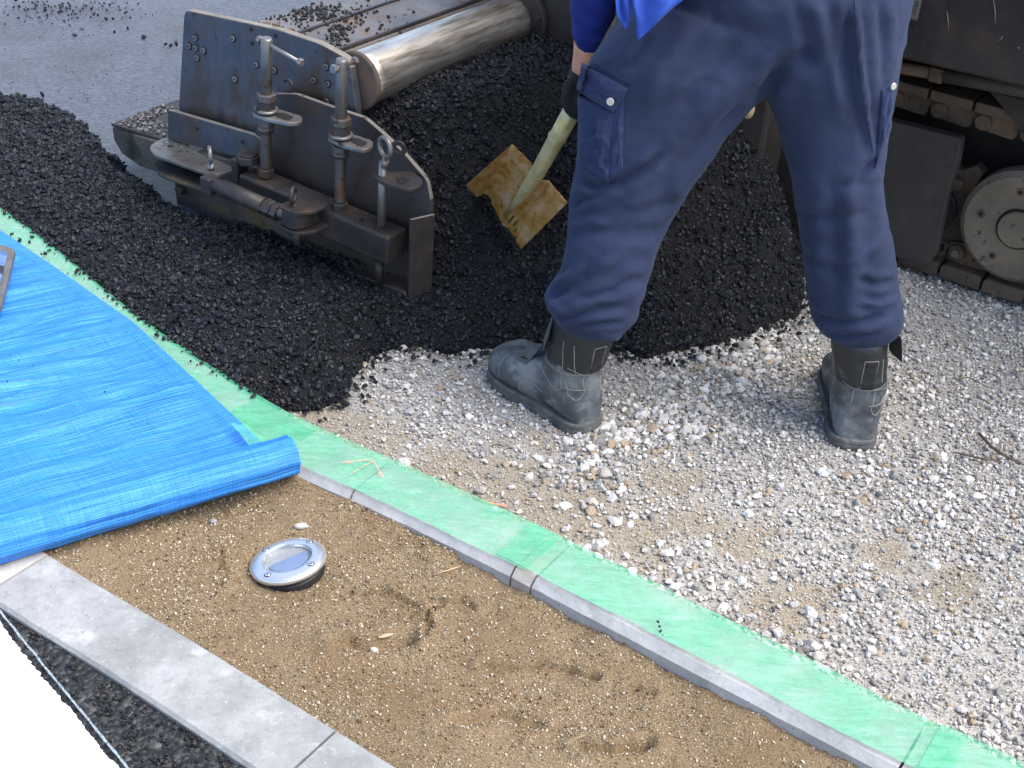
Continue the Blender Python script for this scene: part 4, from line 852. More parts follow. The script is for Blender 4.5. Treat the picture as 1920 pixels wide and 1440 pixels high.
# ------------------------------------------------------------------ worker bending over the heap
PR = tag(empty('person', (.36, 2.17, 0)), 'worker in navy trousers and bright blue shirt bending over the heap with a shovel', 'person'); PO = np.array(PR.location)
def loft(mb, rings, n=28, power=2.3):
    """rings: (left px, right px, depth Y, half thickness): closed limb surface through the rings"""
    C = [(PY(*l, Yd)+PY(*r, Yd))/2 for l, r, Yd, th in rings]; A = [(PY(*r, Yd)-PY(*l, Yd))/2 for l, r, Yd, th in rings]; V = []; m = len(rings)
    for i in range(m):
        t = C[min(i+1, m-1)]-C[max(i-1, 0)]; t /= np.linalg.norm(t); b = np.cross(A[i], t); b /= np.linalg.norm(b); b *= rings[i][3]
        for k in range(n):
            q = 2*math.pi*k/n; c, s = math.cos(q), math.sin(q); f = (abs(c)**power+abs(s)**power)**(-1/power)
            V.append(C[i]+A[i]*c*f+b*s*f)
    F = [(i*n+k, i*n+(k+1) % n, (i+1)*n+(k+1) % n, (i+1)*n+k) for i in range(m-1) for k in range(n)]+[tuple(range(n))[::-1], tuple((m-1)*n+k for k in range(n))]
    mb.add(V, F, True); return mb
def remeshed(mb, voxel, it, fac=.5):
    me = mb.mesh('tmp'); o = bpy.data.objects.new('tmp', me); COL.objects.link(o)
    r = o.modifiers.new('r', 'REMESH'); r.mode = 'VOXEL'; r.voxel_size = voxel; s_ = o.modifiers.new('s', 'SMOOTH'); s_.factor = fac; s_.iterations = it
    dg = bpy.context.evaluated_depsgraph_get(); e = o.evaluated_get(dg); m2 = e.to_mesh()
    V = np.array([v.co[:] for v in m2.vertices]); F = [tuple(p.vertices) for p in m2.polygons]; N = np.array([v.normal[:] for v in m2.vertices]); e.to_mesh_clear()
    bpy.data.objects.remove(o); bpy.data.meshes.remove(me); return V, F, N
def creases(V, N, bv, items):
    """press soft folds into cloth along lines drawn on its surface"""
    D = np.zeros(len(V))
    for pts, wd, dp in items:
        L = []
        for a, b in zip(pts[:-1], pts[1:]):
            for i in range(8):
                h, _ = cast(bv, a[0]+(b[0]-a[0])*i/8, a[1]+(b[1]-a[1])*i/8)
                if h is not None: L.append(np.array(h))
        if len(L) < 3: continue
        L = np.array(L); keep_ = np.ones(len(L), bool); d0 = np.full(len(V), 9.); s0 = np.zeros(len(V))
        for i, (a, b) in enumerate(zip(L[:-1], L[1:])):
            e = b-a; l2 = e@e+1e-12; t = np.clip(((V-a)@e)/l2, 0, 1); d = np.linalg.norm(V-a-t[:, None]*e, axis=1); m = d < d0; d0[m] = d[m]; s0[m] = (i+t[m])/(len(L)-1)
        tp_ = np.clip(np.minimum(s0, 1-s0)*5+.15, 0, 1)
        D += 1.5*dp*tp_*np.exp(-(d0/wd)**2)-.6*dp*tp_*np.exp(-((d0-wd*2)/(wd*1.1))**2)
    return V+N*D[:, None]
def nrm_of(V, F):
    me = bpy.data.meshes.new('n'); me.from_pydata(V.tolist(), [], F); N = np.array([v.normal[:] for v in me.vertices]); bpy.data.meshes.remove(me); return N
def cloth_obj(name, V, F, mat, parent):
    me = bpy.data.meshes.new(name); me.from_pydata((V-PO).tolist(), [], F); me.polygons.foreach_set('use_smooth', [True]*len(F)); me.update(); return link(name, me, MT[mat], parent)
def bvh_w(V, F): return BVHTree.FromPolygons([Vector(v) for v in V], F)
tm = MB()
YL, YK, YH = 2.165, 2.225, 2.275
loft(tm, [((1050, 607), (1160, 622), YL, .050), ((1040, 592), (1176, 610), YL, .062), ((1023, 572), (1194, 592), YL, .076), ((1020, 552), (1202, 566), YL+.005, .083), ((1040, 528), (1214, 532), YL+.01, .082),
          ((1057, 480), (1232, 478), YL+.02, .081), ((1063, 425), (1257, 420), YK-.01, .082), ((1070, 365), (1292, 352), YK, .086), ((1084, 300), (1333, 292), YK+.01, .092),
          ((1084, 240), (1362, 248), YK+.02, .098), ((1086, 180), (1396, 208), YK+.03, .105), ((1103, 112), (1425, 178), YH-.02, .112), ((1150, 52), (1478, 150), YH, .12), ((1225, -10), (1560, 120), YH+.01, .125)])
YR = 2.20
loft(tm, [((1556, 630), (1656, 632), YR, .050), ((1542, 618), (1674, 622), YR, .062), ((1522, 598), (1692, 603), YR, .076), ((1518, 576), (1694, 579), YR, .082), ((1513, 535), (1685, 538), YR+.005, .081),
          ((1503, 455), (1670, 455), YR+.015, .082), ((1494, 395), (1658, 393), YR+.025, .084), ((1484, 330), (1649, 332), YR+.03, .088), ((1470, 270), (1661, 268), YR+.04, .094),
          ((1452, 215), (1673, 205), YR+.05, .10), ((1430, 165), (1684, 140), YH-.02, .108), ((1400, 100), (1693, 76), YH, .118), ((1375, 30), (1703, 5), YH+.01, .125)])
loft(tm, [((1412, 160), (1660, 130), YH, .09), ((1330, 90), (1694, 80), YH+.005, .12), ((1262, 20), (1703, 15), YH+.01, .14), ((1235, -60), (1704, -60), YH+.04, .15), ((1225, -150), (1690, -140), YH+.09, .145), ((1230, -230), (1650, -215), YH+.15, .13)])
V, F, N = remeshed(tm, .0065, 9)
bv = bvh_w(V, F)
FOLD = [([(1074, 330), (1116, 350), (1160, 345), (1212, 315), (1255, 278)], .009, -.010), ([(1062, 396), (1090, 374), (1145, 362)], .007, -.007), ([(1066, 430), (1110, 415), (1150, 420)], .008, .004),
        ([(1020, 560), (1062, 540), (1120, 505)], .010, -.009), ([(1026, 592), (1066, 600), (1120, 580), (1180, 575)], .008, -.007), ([(1040, 540), (1100, 520), (1165, 470)], .012, .006), ([(1060, 618), (1110, 606), (1180, 604)], .006, -.005),
        ([(1085, 560), (1130, 552), (1170, 540)], .005, -.0035), ([(1400, 190), (1330, 250), (1255, 330), (1220, 420)], .022, -.007), ([(1220, 60), (1180, 110), (1130, 140)], .010, -.005), ([(1310, 30), (1240, 130), (1200, 210)], .018, .006),
        ([(1390, 60), (1320, 150), (1260, 230)], .016, -.006), ([(1440, 110), (1370, 190), (1300, 280)], .015, .004), ([(1430, 175), (1470, 120), (1540, 95)], .014, -.008), ([(1425, 165), (1445, 230), (1475, 300)], .016, -.006),
        ([(1556, 0), (1566, 60), (1580, 140), (1590, 220)], .009, -.004), ([(1525, 0), (1540, 60), (1545, 140)], .010, .003), ([(1490, 0), (1510, 70), (1520, 140)], .010, -.0035), ([(1600, 0), (1607, 90), (1618, 190), (1640, 305)], .006, .006), ([(1587, 20), (1592, 120), (1600, 220)], .010, -.006),
        ([(1648, 0), (1656, 80), (1655, 180)], .010, -.004), ([(1591, 330), (1592, 430), (1593, 540), (1597, 625)], .016, .005), ([(1560, 340), (1570, 450), (1570, 560)], .016, -.005),
        ([(1640, 300), (1610, 340), (1560, 360)], .010, -.006), ([(1525, 590), (1560, 600), (1600, 606), (1680, 590)], .008, -.007), ([(1530, 622), (1580, 632), (1650, 622)], .006, -.005), ([(1605, 520), (1640, 535), (1685, 525)], .007, -.005),
        ([(1610, 565), (1650, 572), (1688, 560)], .006, .004), ([(1510, 470), (1540, 500), (1585, 520)], .010, -.004), ([(1500, 400), (1550, 410), (1640, 395)], .012, -.005), ([(1660, 450), (1620, 480), (1600, 500)], .009, .003),
        ([(1240, 470), (1190, 460), (1140, 470)], .012, .003), ([(1290, 370), (1240, 390), (1180, 400)], .012, -.005), ([(1225, 520), (1180, 530), (1120, 560)], .010, -.005)]
V = creases(V, N, bv, FOLD); N = nrm_of(V, F)
hemz = np.exp(-np.clip(V[:, 2]-.2, 0, 9)/.10); rg = (1-np.abs(fbm(V[:, 0]*5.5-V[:, 2]*3.5+V[:, 1]*3, V[:, 2]*2.2+V[:, 0]*2.0, 1.6, 2)))**7; rg2 = (1-np.abs(fbm(V[:, 0]*2.5+V[:, 1]*2, V[:, 2]*9+V[:, 0]*2.5, 1.9, 3)))**6
kn = np.exp(-((V[:, 2]-.50)/.10)**2)
d_ = .0045*rg*sstep(.42, .62, V[:, 2])+  .0042*rg2*np.clip(hemz*1.3+.55*kn, 0, 1)+hemz*fbm(V[:, 0]*.9+V[:, 1]*.9, V[:, 2]*2.6+V[:, 0]*.6, 20, 3)*.005+fbm(V[:, 0]*1.0+V[:, 1]*.7, V[:, 2]*.8+V[:, 0]*.3, 13, 3)*.0035+fbm(V[:, 0]+V[:, 1], V[:, 2]*1.6, 40, 2)*.0012
V = V+N*d_[:, None]
trs = cloth_obj('trousers', V, F, 'trouser', PR); bv = bvh_w(V, F)
def patch(name, corners, lift, mat, parent, nu=14, nv=14, wr=.002, edge=.4, hard=False):
    nu, nv = nu*2, nv*2
    """cloth panel sewn on the trousers: four px corners, laid on the surface and raised"""
    c = [np.array(q, float) for q in corners]; P_, O_ = np.zeros((nu+1, nv+1, 3)), np.zeros((nu+1, nv+1, 3))
    for i in range(nu+1):
        for j in range(nv+1):
            s, t_ = i/nu, j/nv; q = (1-s)*(1-t_)*c[0]+s*(1-t_)*c[1]+s*t_*c[2]+(1-s)*t_*c[3]; h, nr = cast(bv, *q)
            if h is None: h = Vector(PY(q[0], q[1], 2.2)); nr = Vector((0, -1, 0))
            nr = Vector(nr); e = min(s, 1-s, t_, 1-t_); k = (edge+(1-edge)*min(1, e*5)) if not hard else 1
            P_[i, j] = np.array(h)+np.array(nr)*(lift*k+wr*(float(fbm(np.array([s*5.+t_*2]), np.array([t_*3.]), 1, 2)[0])+1.1*(1-abs(float(fbm(np.array([s*3.5+t_*5+2]), np.array([t_*2.5-s*2]), 1, 2)[0])))**5-.5)*min(1, e*6)); O_[i, j] = np.array(h)-np.array(nr)*.004
    n1, n2 = nu+1, nv+1; T_, B_ = P_.reshape(-1, 3), O_.reshape(-1, 3); F = [tuple(f) for f in gridfaces(n1, n2)]
    bd = [(i, 0) for i in range(n1)]+[(nu, j) for j in range(1, n2)]+[(i, nv) for i in range(nu-1, -1, -1)]+[(0, j) for j in range(nv-1, 0, -1)]; bi = [i*n2+j for i, j in bd]; off = n1*n2
    F += [(bi[k], bi[(k+1) % len(bi)], off+bi[(k+1) % len(bi)], off+bi[k]) for k in range(len(bi))]
    me = bpy.data.meshes.new(name); me.from_pydata((np.vstack([T_, B_])-PO).tolist(), [], F); me.polygons.foreach_set('use_smooth', [True]*len(F)); me.update()
    return link(name, me, MT[mat], parent)
def seam(name, pts, r, mat, parent, bvh, lift=.0005, sub=6):
    L = []
    for a, b in zip(pts[:-1], pts[1:]):
        for i in range(sub+1):
            h, nr = cast(bvh, a[0]+(b[0]-a[0])*i/sub, a[1]+(b[1]-a[1])*i/sub)
            if h is not None and (not L or np.linalg.norm(np.array(h)-L[-1]) < .06): L.append(np.array(h)+np.array(nr)*lift)
    if len(L) < 2: return None
    return MB().tube([p-PO for p in L], r, 6).build(name, MT[mat], parent)
pk = patch('pocket', [(1087, 176), (1152, 212), (1142, 340), (1090, 312)], .011, 'pocket', trs, 16, 18, .005)
patch('pocket_side', [(1150, 208), (1170, 178), (1168, 318), (1140, 342)], .006, 'pocket', trs, 8, 14, .002)
pf = patch('pocket_flap', [(1090, 118), (1180, 166), (1152, 210), (1086, 170)], .016, 'pocket', trs, 16, 10, .003)
h, nr = cast(bv, 1153, 187); h, nr = np.array(h), np.array(nr)
MB().disc(h+nr*.017-PO, nr, .0068, .003, 20).build('button', MT['button'], trs)
seam('stitching', [(1098, 108), (1140, 132), (1182, 158)], .0011, 'pocket', trs, bv, .001); seam('stitching', [(1100, 122), (1142, 146), (1178, 166)], .0010, 'pocket', trs, bv, .016)
patch('pocket', [(1652, 168), (1672, 150), (1660, 240), (1640, 315)], .010, 'pocket', trs, 8, 14, .003)
h, nr = cast(bv, 1666, 158)
if h is not None: MB().disc(np.array(h)+np.array(nr)*.011-PO, nr, .006, .003, 16).build('button', MT['button'], trs)
seam('stitching', [(1602, 0), (1608, 90), (1620, 190), (1640, 300)], .0006, 'pocket', trs, bv, .0006)
# boots
def boot(name, heel, toe, shaft_px, Ysh, side, wid=1.0):
    """side = +1: outer side is +y in boot space (left boot), -1: mirrored"""
    hx = np.array(heel[:2]); tx = np.array(toe[:2]); d = tx-hx; L = np.linalg.norm(d); a = math.atan2(d[1], d[0]); s_ = L/.285
    zg = .006
    R3 = np.array([[math.cos(a), -math.sin(a), 0], [math.sin(a), math.cos(a), 0], [0, 0, 1]])
    top = PY(*shaft_px, Ysh); tl = R3.T@(top-np.array([hx[0], hx[1], zg])); tl = tl/s_
    mb = MB(); n = 24
    def rings(cs):
        V = []
        for c, ax_, ay_ in cs:
            for k in range(n):
                q = 2*math.pi*k/n; cc, ss = math.cos(q), math.sin(q); f = (abs(cc)**2.4+abs(ss)**2.4)**(-1/2.4); V.append(np.array(c)+np.array(ax_)*cc*f+np.array(ay_)*ss*f)
        m = len(cs); mb.add(V, [(i*n+k, i*n+(k+1) % n, (i+1)*n+(k+1) % n, (i+1)*n+k) for i in range(m-1) for k in range(n)]+[tuple(range(n))[::-1], tuple((m-1)*n+k for k in range(n))], True)
    foot = [(.002, .026, .060, 0), (.012, .036, .085, 0), (.035, .041, .115, 0), (.075, .042, .140, .001), (.115, .043, .125, .003), (.15, .047, .104, .005), (.185, .052, .090, .006), (.22, .054, .083, .005), (.25, .050, .077, .003), (.272, .040, .064, 0), (.284, .022, .046, -.003)]
    rings([((x, y*side, zt/2+.002), (0, hw*wid, 0), (0, 0, zt/2)) for x, hw, zt, y in foot])
    zt = max(.20, tl[2]); dx, dy = tl[0]-.066, tl[1]
    rings([((.066+dx*t_*t_, dy*t_*t_, .05+(zt-.05)*t_), (.061+.002*t_, 0, 0), (0, (.044+.005*t_)*wid, 0)) for t_ in np.linspace(0, 1, 9)])
    V, F, N = remeshed(mb, .0045, 5)
    z = V[:, 2]; V = V+N*(fbm(V[:, 0]*1.2+V[:, 1], z*2.2, 26, 3)*.0022+.0030*np.sin((z+V[:, 0]*.35)*95+3*fbm(V[:, 0], V[:, 1], 14, 2))*np.exp(-((z-.118)/.026)**2))[:, None]
    br_ = PR
    tf = lambda P_: (np.asarray(P_)*s_)@R3.T+np.array([hx[0], hx[1], zg])
    bo = cloth_obj(name, tf(V), F, 'leather', br_); me = bo.data; me.materials.append(MT['shaftleather'])
    zc = np.array([np.mean(V[list(f), 2]) for f in F]); xc = np.array([np.mean(V[list(f), 0]) for f in F]); me.polygons.foreach_set('material_index', (zc > .132-.10*np.clip(xc-.09, -.03, .1)).astype(int))
    lb_ = BVHTree.FromPolygons([Vector(v) for v in V], F)
    def on(o, dr, lift=.0006):
        h = lb_.ray_cast(Vector(o), Vector(dr)); return None if h[0] is None else np.array(h[0])+np.array(h[1])*lift
    def stitch(pts, view, r=.0010, lift=-.0002):
        L = []
        for p, q in zip(pts[:-1], pts[1:]):
            for i in range(9):
                u_, v_ = p[0]+(q[0]-p[0])*i/8, p[1]+(q[1]-p[1])*i/8
                h = on((u_, .3*side, v_), (0, -side, 0), lift) if view == 's' else on((-.3, u_*side, v_), (1, 0, 0), lift)
                if h is not None: L.append(h)
        if len(L) > 2: 
            L = [L[0]]+[(a_+2*b_+c_)/4 for a_, b_, c_ in zip(L[:-2], L[1:-1], L[2:])]+[L[-1]]
            MB().tube([tf(p)-PO for p in L], r, 6).build('stitching', MT['thread'], bo)
    for pts in [[(.052, zt-.03), (.046, .134)], [(.026, zt-.03), (.020, .132)], [(.128, .150), (.112, .138), (.09, .127), (.065, .123), (.04, .125), (.008, .133)], [(.050, .123), (.048, .104), (.044, .092)],
                [(.132, .128), (.118, .108), (.098, .094), (.072, .084), (.056, .082), (.046, .088), (.044, .094)], [(.158, .028), (.156, .046), (.143, .058), (.122, .060), (.098, .055)], [(.044, .094), (.024, .097), (.006, .098)],
                [(.212, .030), (.218, .058), (.214, .082)]]: stitch(pts, 's')
    for pts in [[(-.010, .134), (-.012, zt-.03), (.015, zt-.03), (.013, .134)], [(-.044, .140), (-.020, .132), (.012, .131), (.030, .134), (.044, .142)], [(-.020, .130), (-.021, .098)], [(.022, .132), (.022, .108), (.020, .090), (.026, .078), (.034, .074), (.041, .082), (.044, .108)]]: stitch(pts, 'b')
    k = 10; P4 = []
    for i in range(k+1):
        for j in range(5):
            h = on((-.3, (-.010+.024*j/4)*side, .134+(zt-.032-.134)*i/k), (1, 0, 0), .0012)
            P4.append(h if h is not None else np.array([0., 0, .2]))
    me = bpy.data.meshes.new('back_strip'); me.from_pydata((tf(np.array(P4))-PO).tolist(), [], [tuple(f) for f in gridfaces(k+1, 5)]); link('back_strip', me, MT['black'], bo)
    # sole: outline of the foot, slightly wider
    ol = [(x-.002, (y*side)+hw*wid+.004) for x, hw, zt_, y in foot]; ol2 = [(x-.002, (y*side)-hw*wid-.004) for x, hw, zt_, y in foot][::-1]
    O = [(-.006, .016*1)]+ol+[(.290, .010)]+[(.290, -.012)]+ol2+[(-.006, -.016)]
    mb = MB(); P_ = rounded([(x, y, 0) for x, y in O], .012, 3); lay = [(.000, .985), (.004, 1.0), (.010, 1.0), (.0125, .985), (.0145, 1.0), (.021, .995), (.023, .96)]; m = len(P_); cen = np.array([.14, 0, 0]); VV = [tf(cen+(p-cen)*np.array([f, f, 1])+np.array([0, 0, z-.002]))-PO for z, f in lay for p in P_]
    mb.add(VV, [(i*m+k, i*m+(k+1) % m, (i+1)*m+(k+1) % m, (i+1)*m+k) for i in range(len(lay)-1) for k in range(m)]+[tuple(range(m))[::-1], tuple((len(lay)-1)*m+k for k in range(m))]); mb.build('sole', MT['sole'], bo)
    def strap(nm, pts, th, mat, ax_):
        sh_t = lambda z: min(1., max(0., (z-.05)/(zt-.05)))**2 if nm == 'shaft_flap' else 0.
        P_ = [tf(np.array(p)+np.array([dx, dy, 0])*sh_t(p[2]))-PO for p in pts]; e = tf(np.array(ax_)*th)-tf((0, 0, 0)); MB().prism(rounded(P_, .006), e).build(nm, MT[mat], bo, .0008)
    y_ = .050*side*wid
    strap('shaft_flap', [(.126, y_*.55, .226), (.100, y_*1.00, .192), (.104, y_*1.02, .152), (.128, y_*.60, .168)], .003, 'flap', (0, side, 0)) if side > 0 else strap('shaft_flap', [(.06, y_*1.02, .236), (.045, y_*1.42, .232), (.050, y_*1.42, .176), (.062, y_*1.00, .192)], .006, 'black', (1, 0, 0))
    strap('instep_patch', [(.150, y_*.72, .098), (.176, y_*.66, .094), (.182, y_*1.00, .060), (.155, y_*.95, .062)], .004, 'black', (0, side*.7, .7))
    strap('instep_flap', [(.138, y_*.25, .132), (.178, y_*.22, .114), (.184, y_*.80, .083), (.150, y_*.86, .090)], .0035, 'flap', (0, side*.6, .8))
    return bo
boot('boot', G(1106, 806, .006), G(936, 686, .006), (1100, 600), 2.168, 1, 1.06)
boot('boot', G(1597, 840, .006), np.array(G(1597, 840, .006))+np.array([.030, .277, 0]), (1608, 620), 2.20, -1, 1.14)
# body: torso, arms and head, one skin
def skinned(name, pts, edges, rad, root, mat, parent, sub=2):
    me = bpy.data.meshes.new(name); me.from_pydata([tuple(p-PO) for p in pts], edges, []); o = bpy.data.objects.new(name, me); COL.objects.link(o); o.parent = parent
    sm = o.modifiers.new('skin', 'SKIN'); sv = me.skin_vertices[0].data
    for i, r in enumerate(rad): sv[i].radius = (r, r) if np.isscalar(r) else r
    for i in range(len(rad)): sv[i].use_root = (i == root)
    sm.use_smooth_shade = True; s_ = o.modifiers.new('sub', 'SUBSURF'); s_.levels = s_.render_levels = sub; me.materials.append(MT[mat]); return o
hip = PY(1470, -90, 2.33); chest = np.array([.30, 2.66, 1.13]); neck = np.array([.27, 2.80, 1.20]); head = np.array([.25, 2.90, 1.20])
elb = PY(1112, 30, 2.40); wri = PY(1092, 150, 2.40); shl = np.array([.10, 2.66, 1.14]); shr = np.array([.50, 2.70, 1.12]); elr = np.array([.55, 2.66, .86]); wrr = np.array([.30, 2.66, .84])
pts = [hip, (hip+chest)/2, chest, neck, head+np.array([0, .02, -.06]), head+np.array([0, .06, -.17]), shl, PY(1112, -80, 2.46), elb, PY(1106, 95, 2.39), wri, shr, elr, wrr]
skinned('body', pts, [(0, 1), (1, 2), (2, 3), (3, 4), (4, 5), (2, 6), (6, 7), (7, 8), (8, 9), (9, 10), (2, 11), (11, 12), (12, 13)], [.13, .135, .14, .055, .085, .075, .058, .042, .037, .032, .025, .058, .040, .028], 2, 'skin', PR)
# sleeve of the left arm, ending above the elbow
sm_ = MB(); loft(sm_, [((1078, 82), (1128, 94), 2.40, .040), ((1074, 60), (1140, 70), 2.40, .046), ((1070, 20), (1152, 30), 2.405, .050), ((1066, -60), (1160, -50), 2.44, .055), ((1050, -200), (1170, -190), 2.55, .07), ((1060, -330), (1200, -300), 2.66, .08)])
V, F, N = remeshed(sm_, .006, 4); V = V+N*(fbm(V[:, 0], V[:, 2]*2.6+V[:, 0]*.8, 22, 2)*.004)[:, None]; cloth_obj('sleeve', V, F, 'sleeve', PR)
# glove closed round the shovel socket end
GR = PY(1077, 196, 2.40); gtop = wri
gm = MB(); loft(gm, [((1070, 128), (1100, 134), 2.40, .026), ((1063, 150), (1098, 154), 2.40, .034), ((1060, 172), (1098, 178), 2.40, .036), ((1063, 196), (1098, 200), 2.40, .034), ((1070, 212), (1094, 216), 2.40, .024)])
for k, (x0, y0, x1, y1) in enumerate([(1066, 158, 1060, 186), (1064, 166, 1062, 196), (1066, 176, 1066, 206), (1070, 186, 1074, 214)]):
    pth = [PY(x0+8, y0-6, 2.385), PY(x0, y0, 2.365), PY(x1, y1, 2.362), PY(x1+10, y1+3, 2.375), PY(x1+20, y1, 2.39)]; gm.tube(pth, [.0105, .0105, .010, .0095, .008], 10)
gm.tube([PY(1092, 160, 2.385), PY(1088, 186, 2.365), PY(1080, 204, 2.362), PY(1072, 210, 2.37)], [.013, .0125, .011, .0085], 10)
V, F, N = remeshed(gm, .004, 3); cloth_obj('glove', V, F, 'glove', PR)
gm = MB(); gm.tube([wrr-np.array([0, .0, -.0]), wrr-np.array([.03, .0, .01]), wrr-np.array([.08, 0, .03])], [.034, .042, .030], 14)
for k in range(4): p = wrr+np.array([-.045-.012*k, -.03, .0-.012*k]); gm.tube([p+np.array([0, .03, .03]), p+np.array([0, -.01, .02]), p+np.array([0, -.012, -.015]), p+np.array([0, .015, -.03])], [.0105, .0105, .010, .008], 10)
gm.tube([wrr+np.array([-.02, -.02, .02]), wrr+np.array([-.05, -.035, .03]), wrr+np.array([-.075, -.03, .02])], [.012, .011, .008], 10)
V, F, N = remeshed(gm, .005, 3); cloth_obj('glove', V, F, 'glove', PR)
# shirt: hangs over the waist, its tail showing at the top
sh_ = MB(); loft(sh_, [((1180, 20), (1700, -40), 2.32, .165), ((1180, -40), (1705, -70), 2.34, .170), ((1150, -150), (1690, -160), 2.42, .17), ((1120, -300), (1640, -300), 2.55, .165), ((1120, -430), (1580, -430), 2.68, .15), ((1200, -510), (1500, -510), 2.76, .10)])
V, F, N = remeshed(sh_, .009, 4); pj = proj(V); hem_ = 0-36*np.clip((pj[:, 0]-1290)/200, -.2, 2); V = V+N*(fbm(V[:, 0]*2+V[:, 2], V[:, 2]*.5, 12, 2)*.006)[:, None]
low = [all(pj[i, 1] > -6-60*(pj[i, 0] > 1290) for i in f) for f in F]; F = [f for f, l in zip(F, low) if not l]
cloth_obj('shirt', V, F, 'shirt', PR)
def tail(name, pts, Ys, mat, th=.004, n=10):
    P_ = [PY(x, y, Yd)-PO for (x, y), Yd in zip(pts, Ys)]
    return MB().prism(P_, np.array([0, .006, .002])*th/.004).build(name, MT[mat], PR, .0015)
def drape(name, L, Rr, mat, bulge=.012):
    """hanging cloth between two hem lines, softly folded, with thickness"""
    k = len(L)-1; m = 16; V = []
    for i in range(k*6+1):
        t_ = i/6; a = min(int(t_), k-1); f = t_-a; l = np.array(L[a])*(1-f)+np.array(L[a+1])*f; r = np.array(Rr[a])*(1-f)+np.array(Rr[a+1])*f
        for j in range(m+1):
            s = j/m; q = l*(1-s)+r*s; p = PY(q[0], q[1], q[2]); p = p-np.array([0, 1, .2])*(bulge*math.sin(math.pi*s)*(1-.4*t_/k)+.009*math.sin(s*9+t_*1.5)*min(1, t_)+.004*float(fbm(np.array([s*4.]), np.array([t_*1.2]), 1, 2)[0])); V.append(p)
    N1 = k*6+1; V = np.array(V); n = len(V); F = [tuple(f) for f in gridfaces(N1, m+1)]; V2 = V+np.array([0, .005, .001]); bd = [i*(m+1) for i in range(N1)]+[(N1-1)*(m+1)+j for j in range(1, m+1)]+[i*(m+1)+m for i in range(N1-2, -1, -1)]+[j for j in range(m-1, 0, -1)]
    F2 = F+[tuple(n+i for i in f[::-1]) for f in F]+[(bd[i], bd[(i+1) % len(bd)], n+bd[(i+1) % len(bd)], n+bd[i]) for i in range(len(bd))]
    return cloth_obj(name, np.vstack([V, V2]), F2, mat, PR)
drape('shirt_tail', [(1194, 66, 2.125), (1192, 28, 2.135), (1184, -10, 2.15), (1170, -90, 2.22)], [(1200, 69, 2.125), (1244, 36, 2.11), (1296, -6, 2.11), (1420, -90, 2.15)], 'shirt')
drape('shirt_front', [(1167, 48, 2.15), (1157, 26, 2.155), (1154, 0, 2.165), (1150, -90, 2.25)], [(1177, 49, 2.15), (1188, 26, 2.152), (1193, 0, 2.16), (1200, -90, 2.23)], 'shirt', .008)
# ------------------------------------------------------------------ shovel
A_, B_, C_, D_ = PY(959, 271, 2.545), PY(1063, 381, 2.50), PY(971, 473, 2.575), PY(908, 364, 2.648); E_ = PY(884, 338, 2.555)
Wd = B_-A_; Ld = (C_-B_+D_-A_)/2; nn = np.cross(Wd, Ld); nn /= np.linalg.norm(nn); nn = nn if nn[1] < 0 else -nn
SV = tag(empty('shovel', tuple((A_+B_)/2)), 'golden square shovel with rust-brown blade, pushed into the black asphalt heap', 'shovel'); SO = np.array(SV.location)
mb = MB(); nu, nf, nv = 44, 8, 26; V = []
for i in range(-nf, nu+1):
    for j in range(nv+1):
        s, t_ = max(0, i/nu), 1.10*j/nv; p = (1-s)*(1-t_)*A_+s*(1-t_)*B_+s*t_*C_+(1-s)*t_*D_
        if i < 0: q = A_+(E_-A_)*t_; p = p+(q-p)*(-i/nf)                    # side wall turned up along the left edge
        sc = .50+.02*t_
        hgt = .036*math.exp(-(abs(s-sc)/.075)**1.5)*max(0, 1-t_*.85)-.004*math.exp(-((s-sc-.15)/.05)**2)*max(0, 1-t_)+.013*math.exp(-((s-sc-.20)/.022)**2)*max(0, 1-t_*1.15)*min(1, t_*7)
        hgt += .007*math.exp(-(s/.05)**2)*min(1, t_*3)-.008*math.sin(math.pi*min(1, s))*math.sin(math.pi*min(1, t_*.9+.1))
        V.append(p+nn*hgt)
V = np.array(V); n = len(V); nr_ = nu+nf+1; F = [tuple(f) for f in gridfaces(nr_, nv+1)]; V2 = V-nn*.0028; bd = [i*(nv+1) for i in range(nr_)]+[(nr_-1)*(nv+1)+j for j in range(1, nv+1)]+[i*(nv+1)+nv for i in range(nr_-2, -1, -1)]+[j for j in range(nv-1, 0, -1)]
F2 = F+[tuple(n+i for i in f[::-1]) for f in F]+[(bd[i], bd[(i+1) % len(bd)], n+bd[(i+1) % len(bd)], n+bd[i]) for i in range(len(bd))]
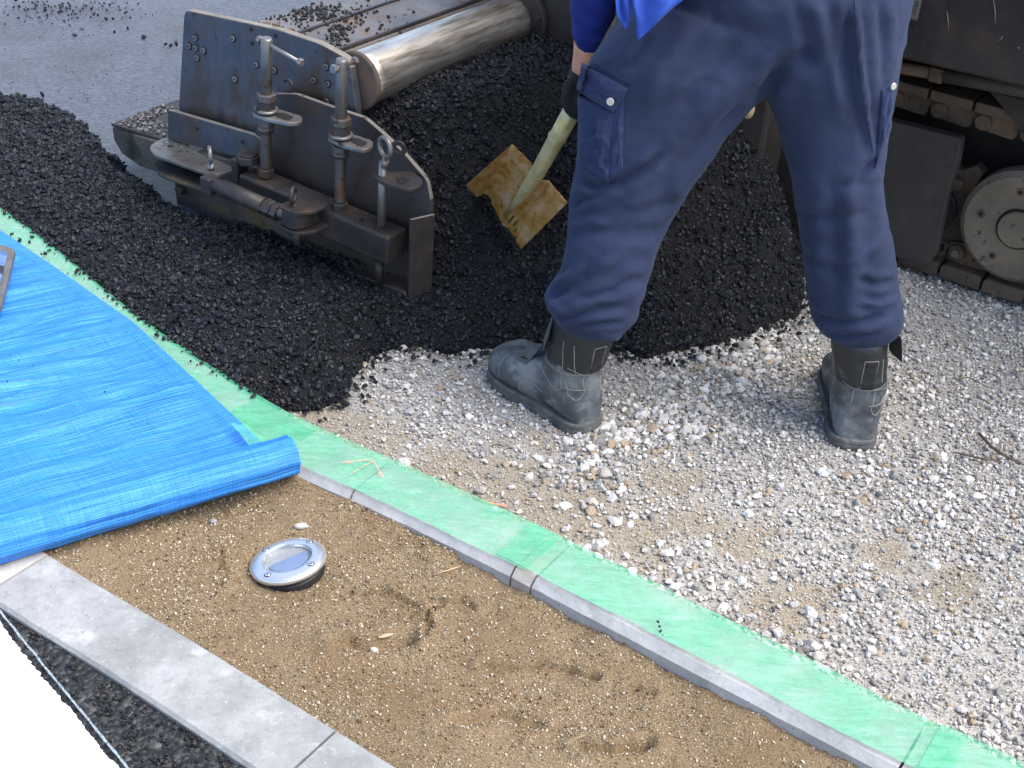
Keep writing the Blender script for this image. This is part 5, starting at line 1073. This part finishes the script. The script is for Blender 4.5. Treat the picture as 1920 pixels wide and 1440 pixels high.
mb.add(np.vstack([V, V2])-SO, F2, True); bl_ = mb.build('blade', MT['blade'], SV); es = bl_.modifiers.new('edges', 'EDGE_SPLIT'); es.split_angle = math.radians(42)
mb = MB()                                                                      # bituminous smears left on the blade near its tip
for s0, t0, ls, lt in [(.59, .80, .022, .16), (.67, .80, .016, .12), (.74, .86, .016, .10), (.82, .92, .014, .08)]:
    pts_ = []
    for k in range(9):
        q = 2*math.pi*k/9; s = s0+ls*.5*math.cos(q)*(.7+.6*random.random()); t_ = t0+lt*.5*math.sin(q)*(.7+.6*random.random()); p = (1-s)*(1-t_)*A_+s*(1-t_)*B_+s*t_*C_+(1-s)*t_*D_
        hgt = .036*math.exp(-(abs(s-.5-.02*t_)/.075)**1.5)*max(0, 1-t_*.85)-.008*math.sin(math.pi*min(1, s))*math.sin(math.pi*min(1, t_*.9+.1)); pts_.append(p+nn*(hgt+.0006)-SO)
    mb.prism(pts_, nn*.0014)
mb.build('asphalt_smear', MT['mix'], bl_)
S0 = A_*.5+B_*.5+nn*.020; Tt = S0+Ld*.80-nn*.012
gA, gB = PY(1074, 206, 2.42), PY(1084, 186, 2.41); ax = gB-gA; ax = (gA-S0)/np.linalg.norm(gA-S0)
sk = MB().tube([Tt-SO, S0+Ld*.45-nn*.002-SO, S0+Ld*.15+nn*.004-SO, S0+ax*.02-SO, S0+ax*.06-SO, S0+(gA-S0)*.62-SO, gA-SO], [.002, .0085, .0135, .0155, .0165, .0175, .0180], 22).build('socket', MT['socket'], SV)
p = S0+(gA-S0)*.62; MB().ring(p-SO, np.cross(ax, (0, 0, 1))/np.linalg.norm(np.cross(ax, (0, 0, 1))), np.cross(ax, np.cross(ax, (0, 0, 1)))/np.linalg.norm(np.cross(ax, np.cross(ax, (0, 0, 1)))), .0176, .0018, 28, 8).build('collar', MT['socket'], SV)
hd = gA+ax*.62; mb = MB().tube([gA-ax*.05-SO, gA-SO, gA+ax*.3-SO, hd-SO], [.0155, .0155, .0150, .0150], 18); mb.build('handle', MT['wood'], SV)
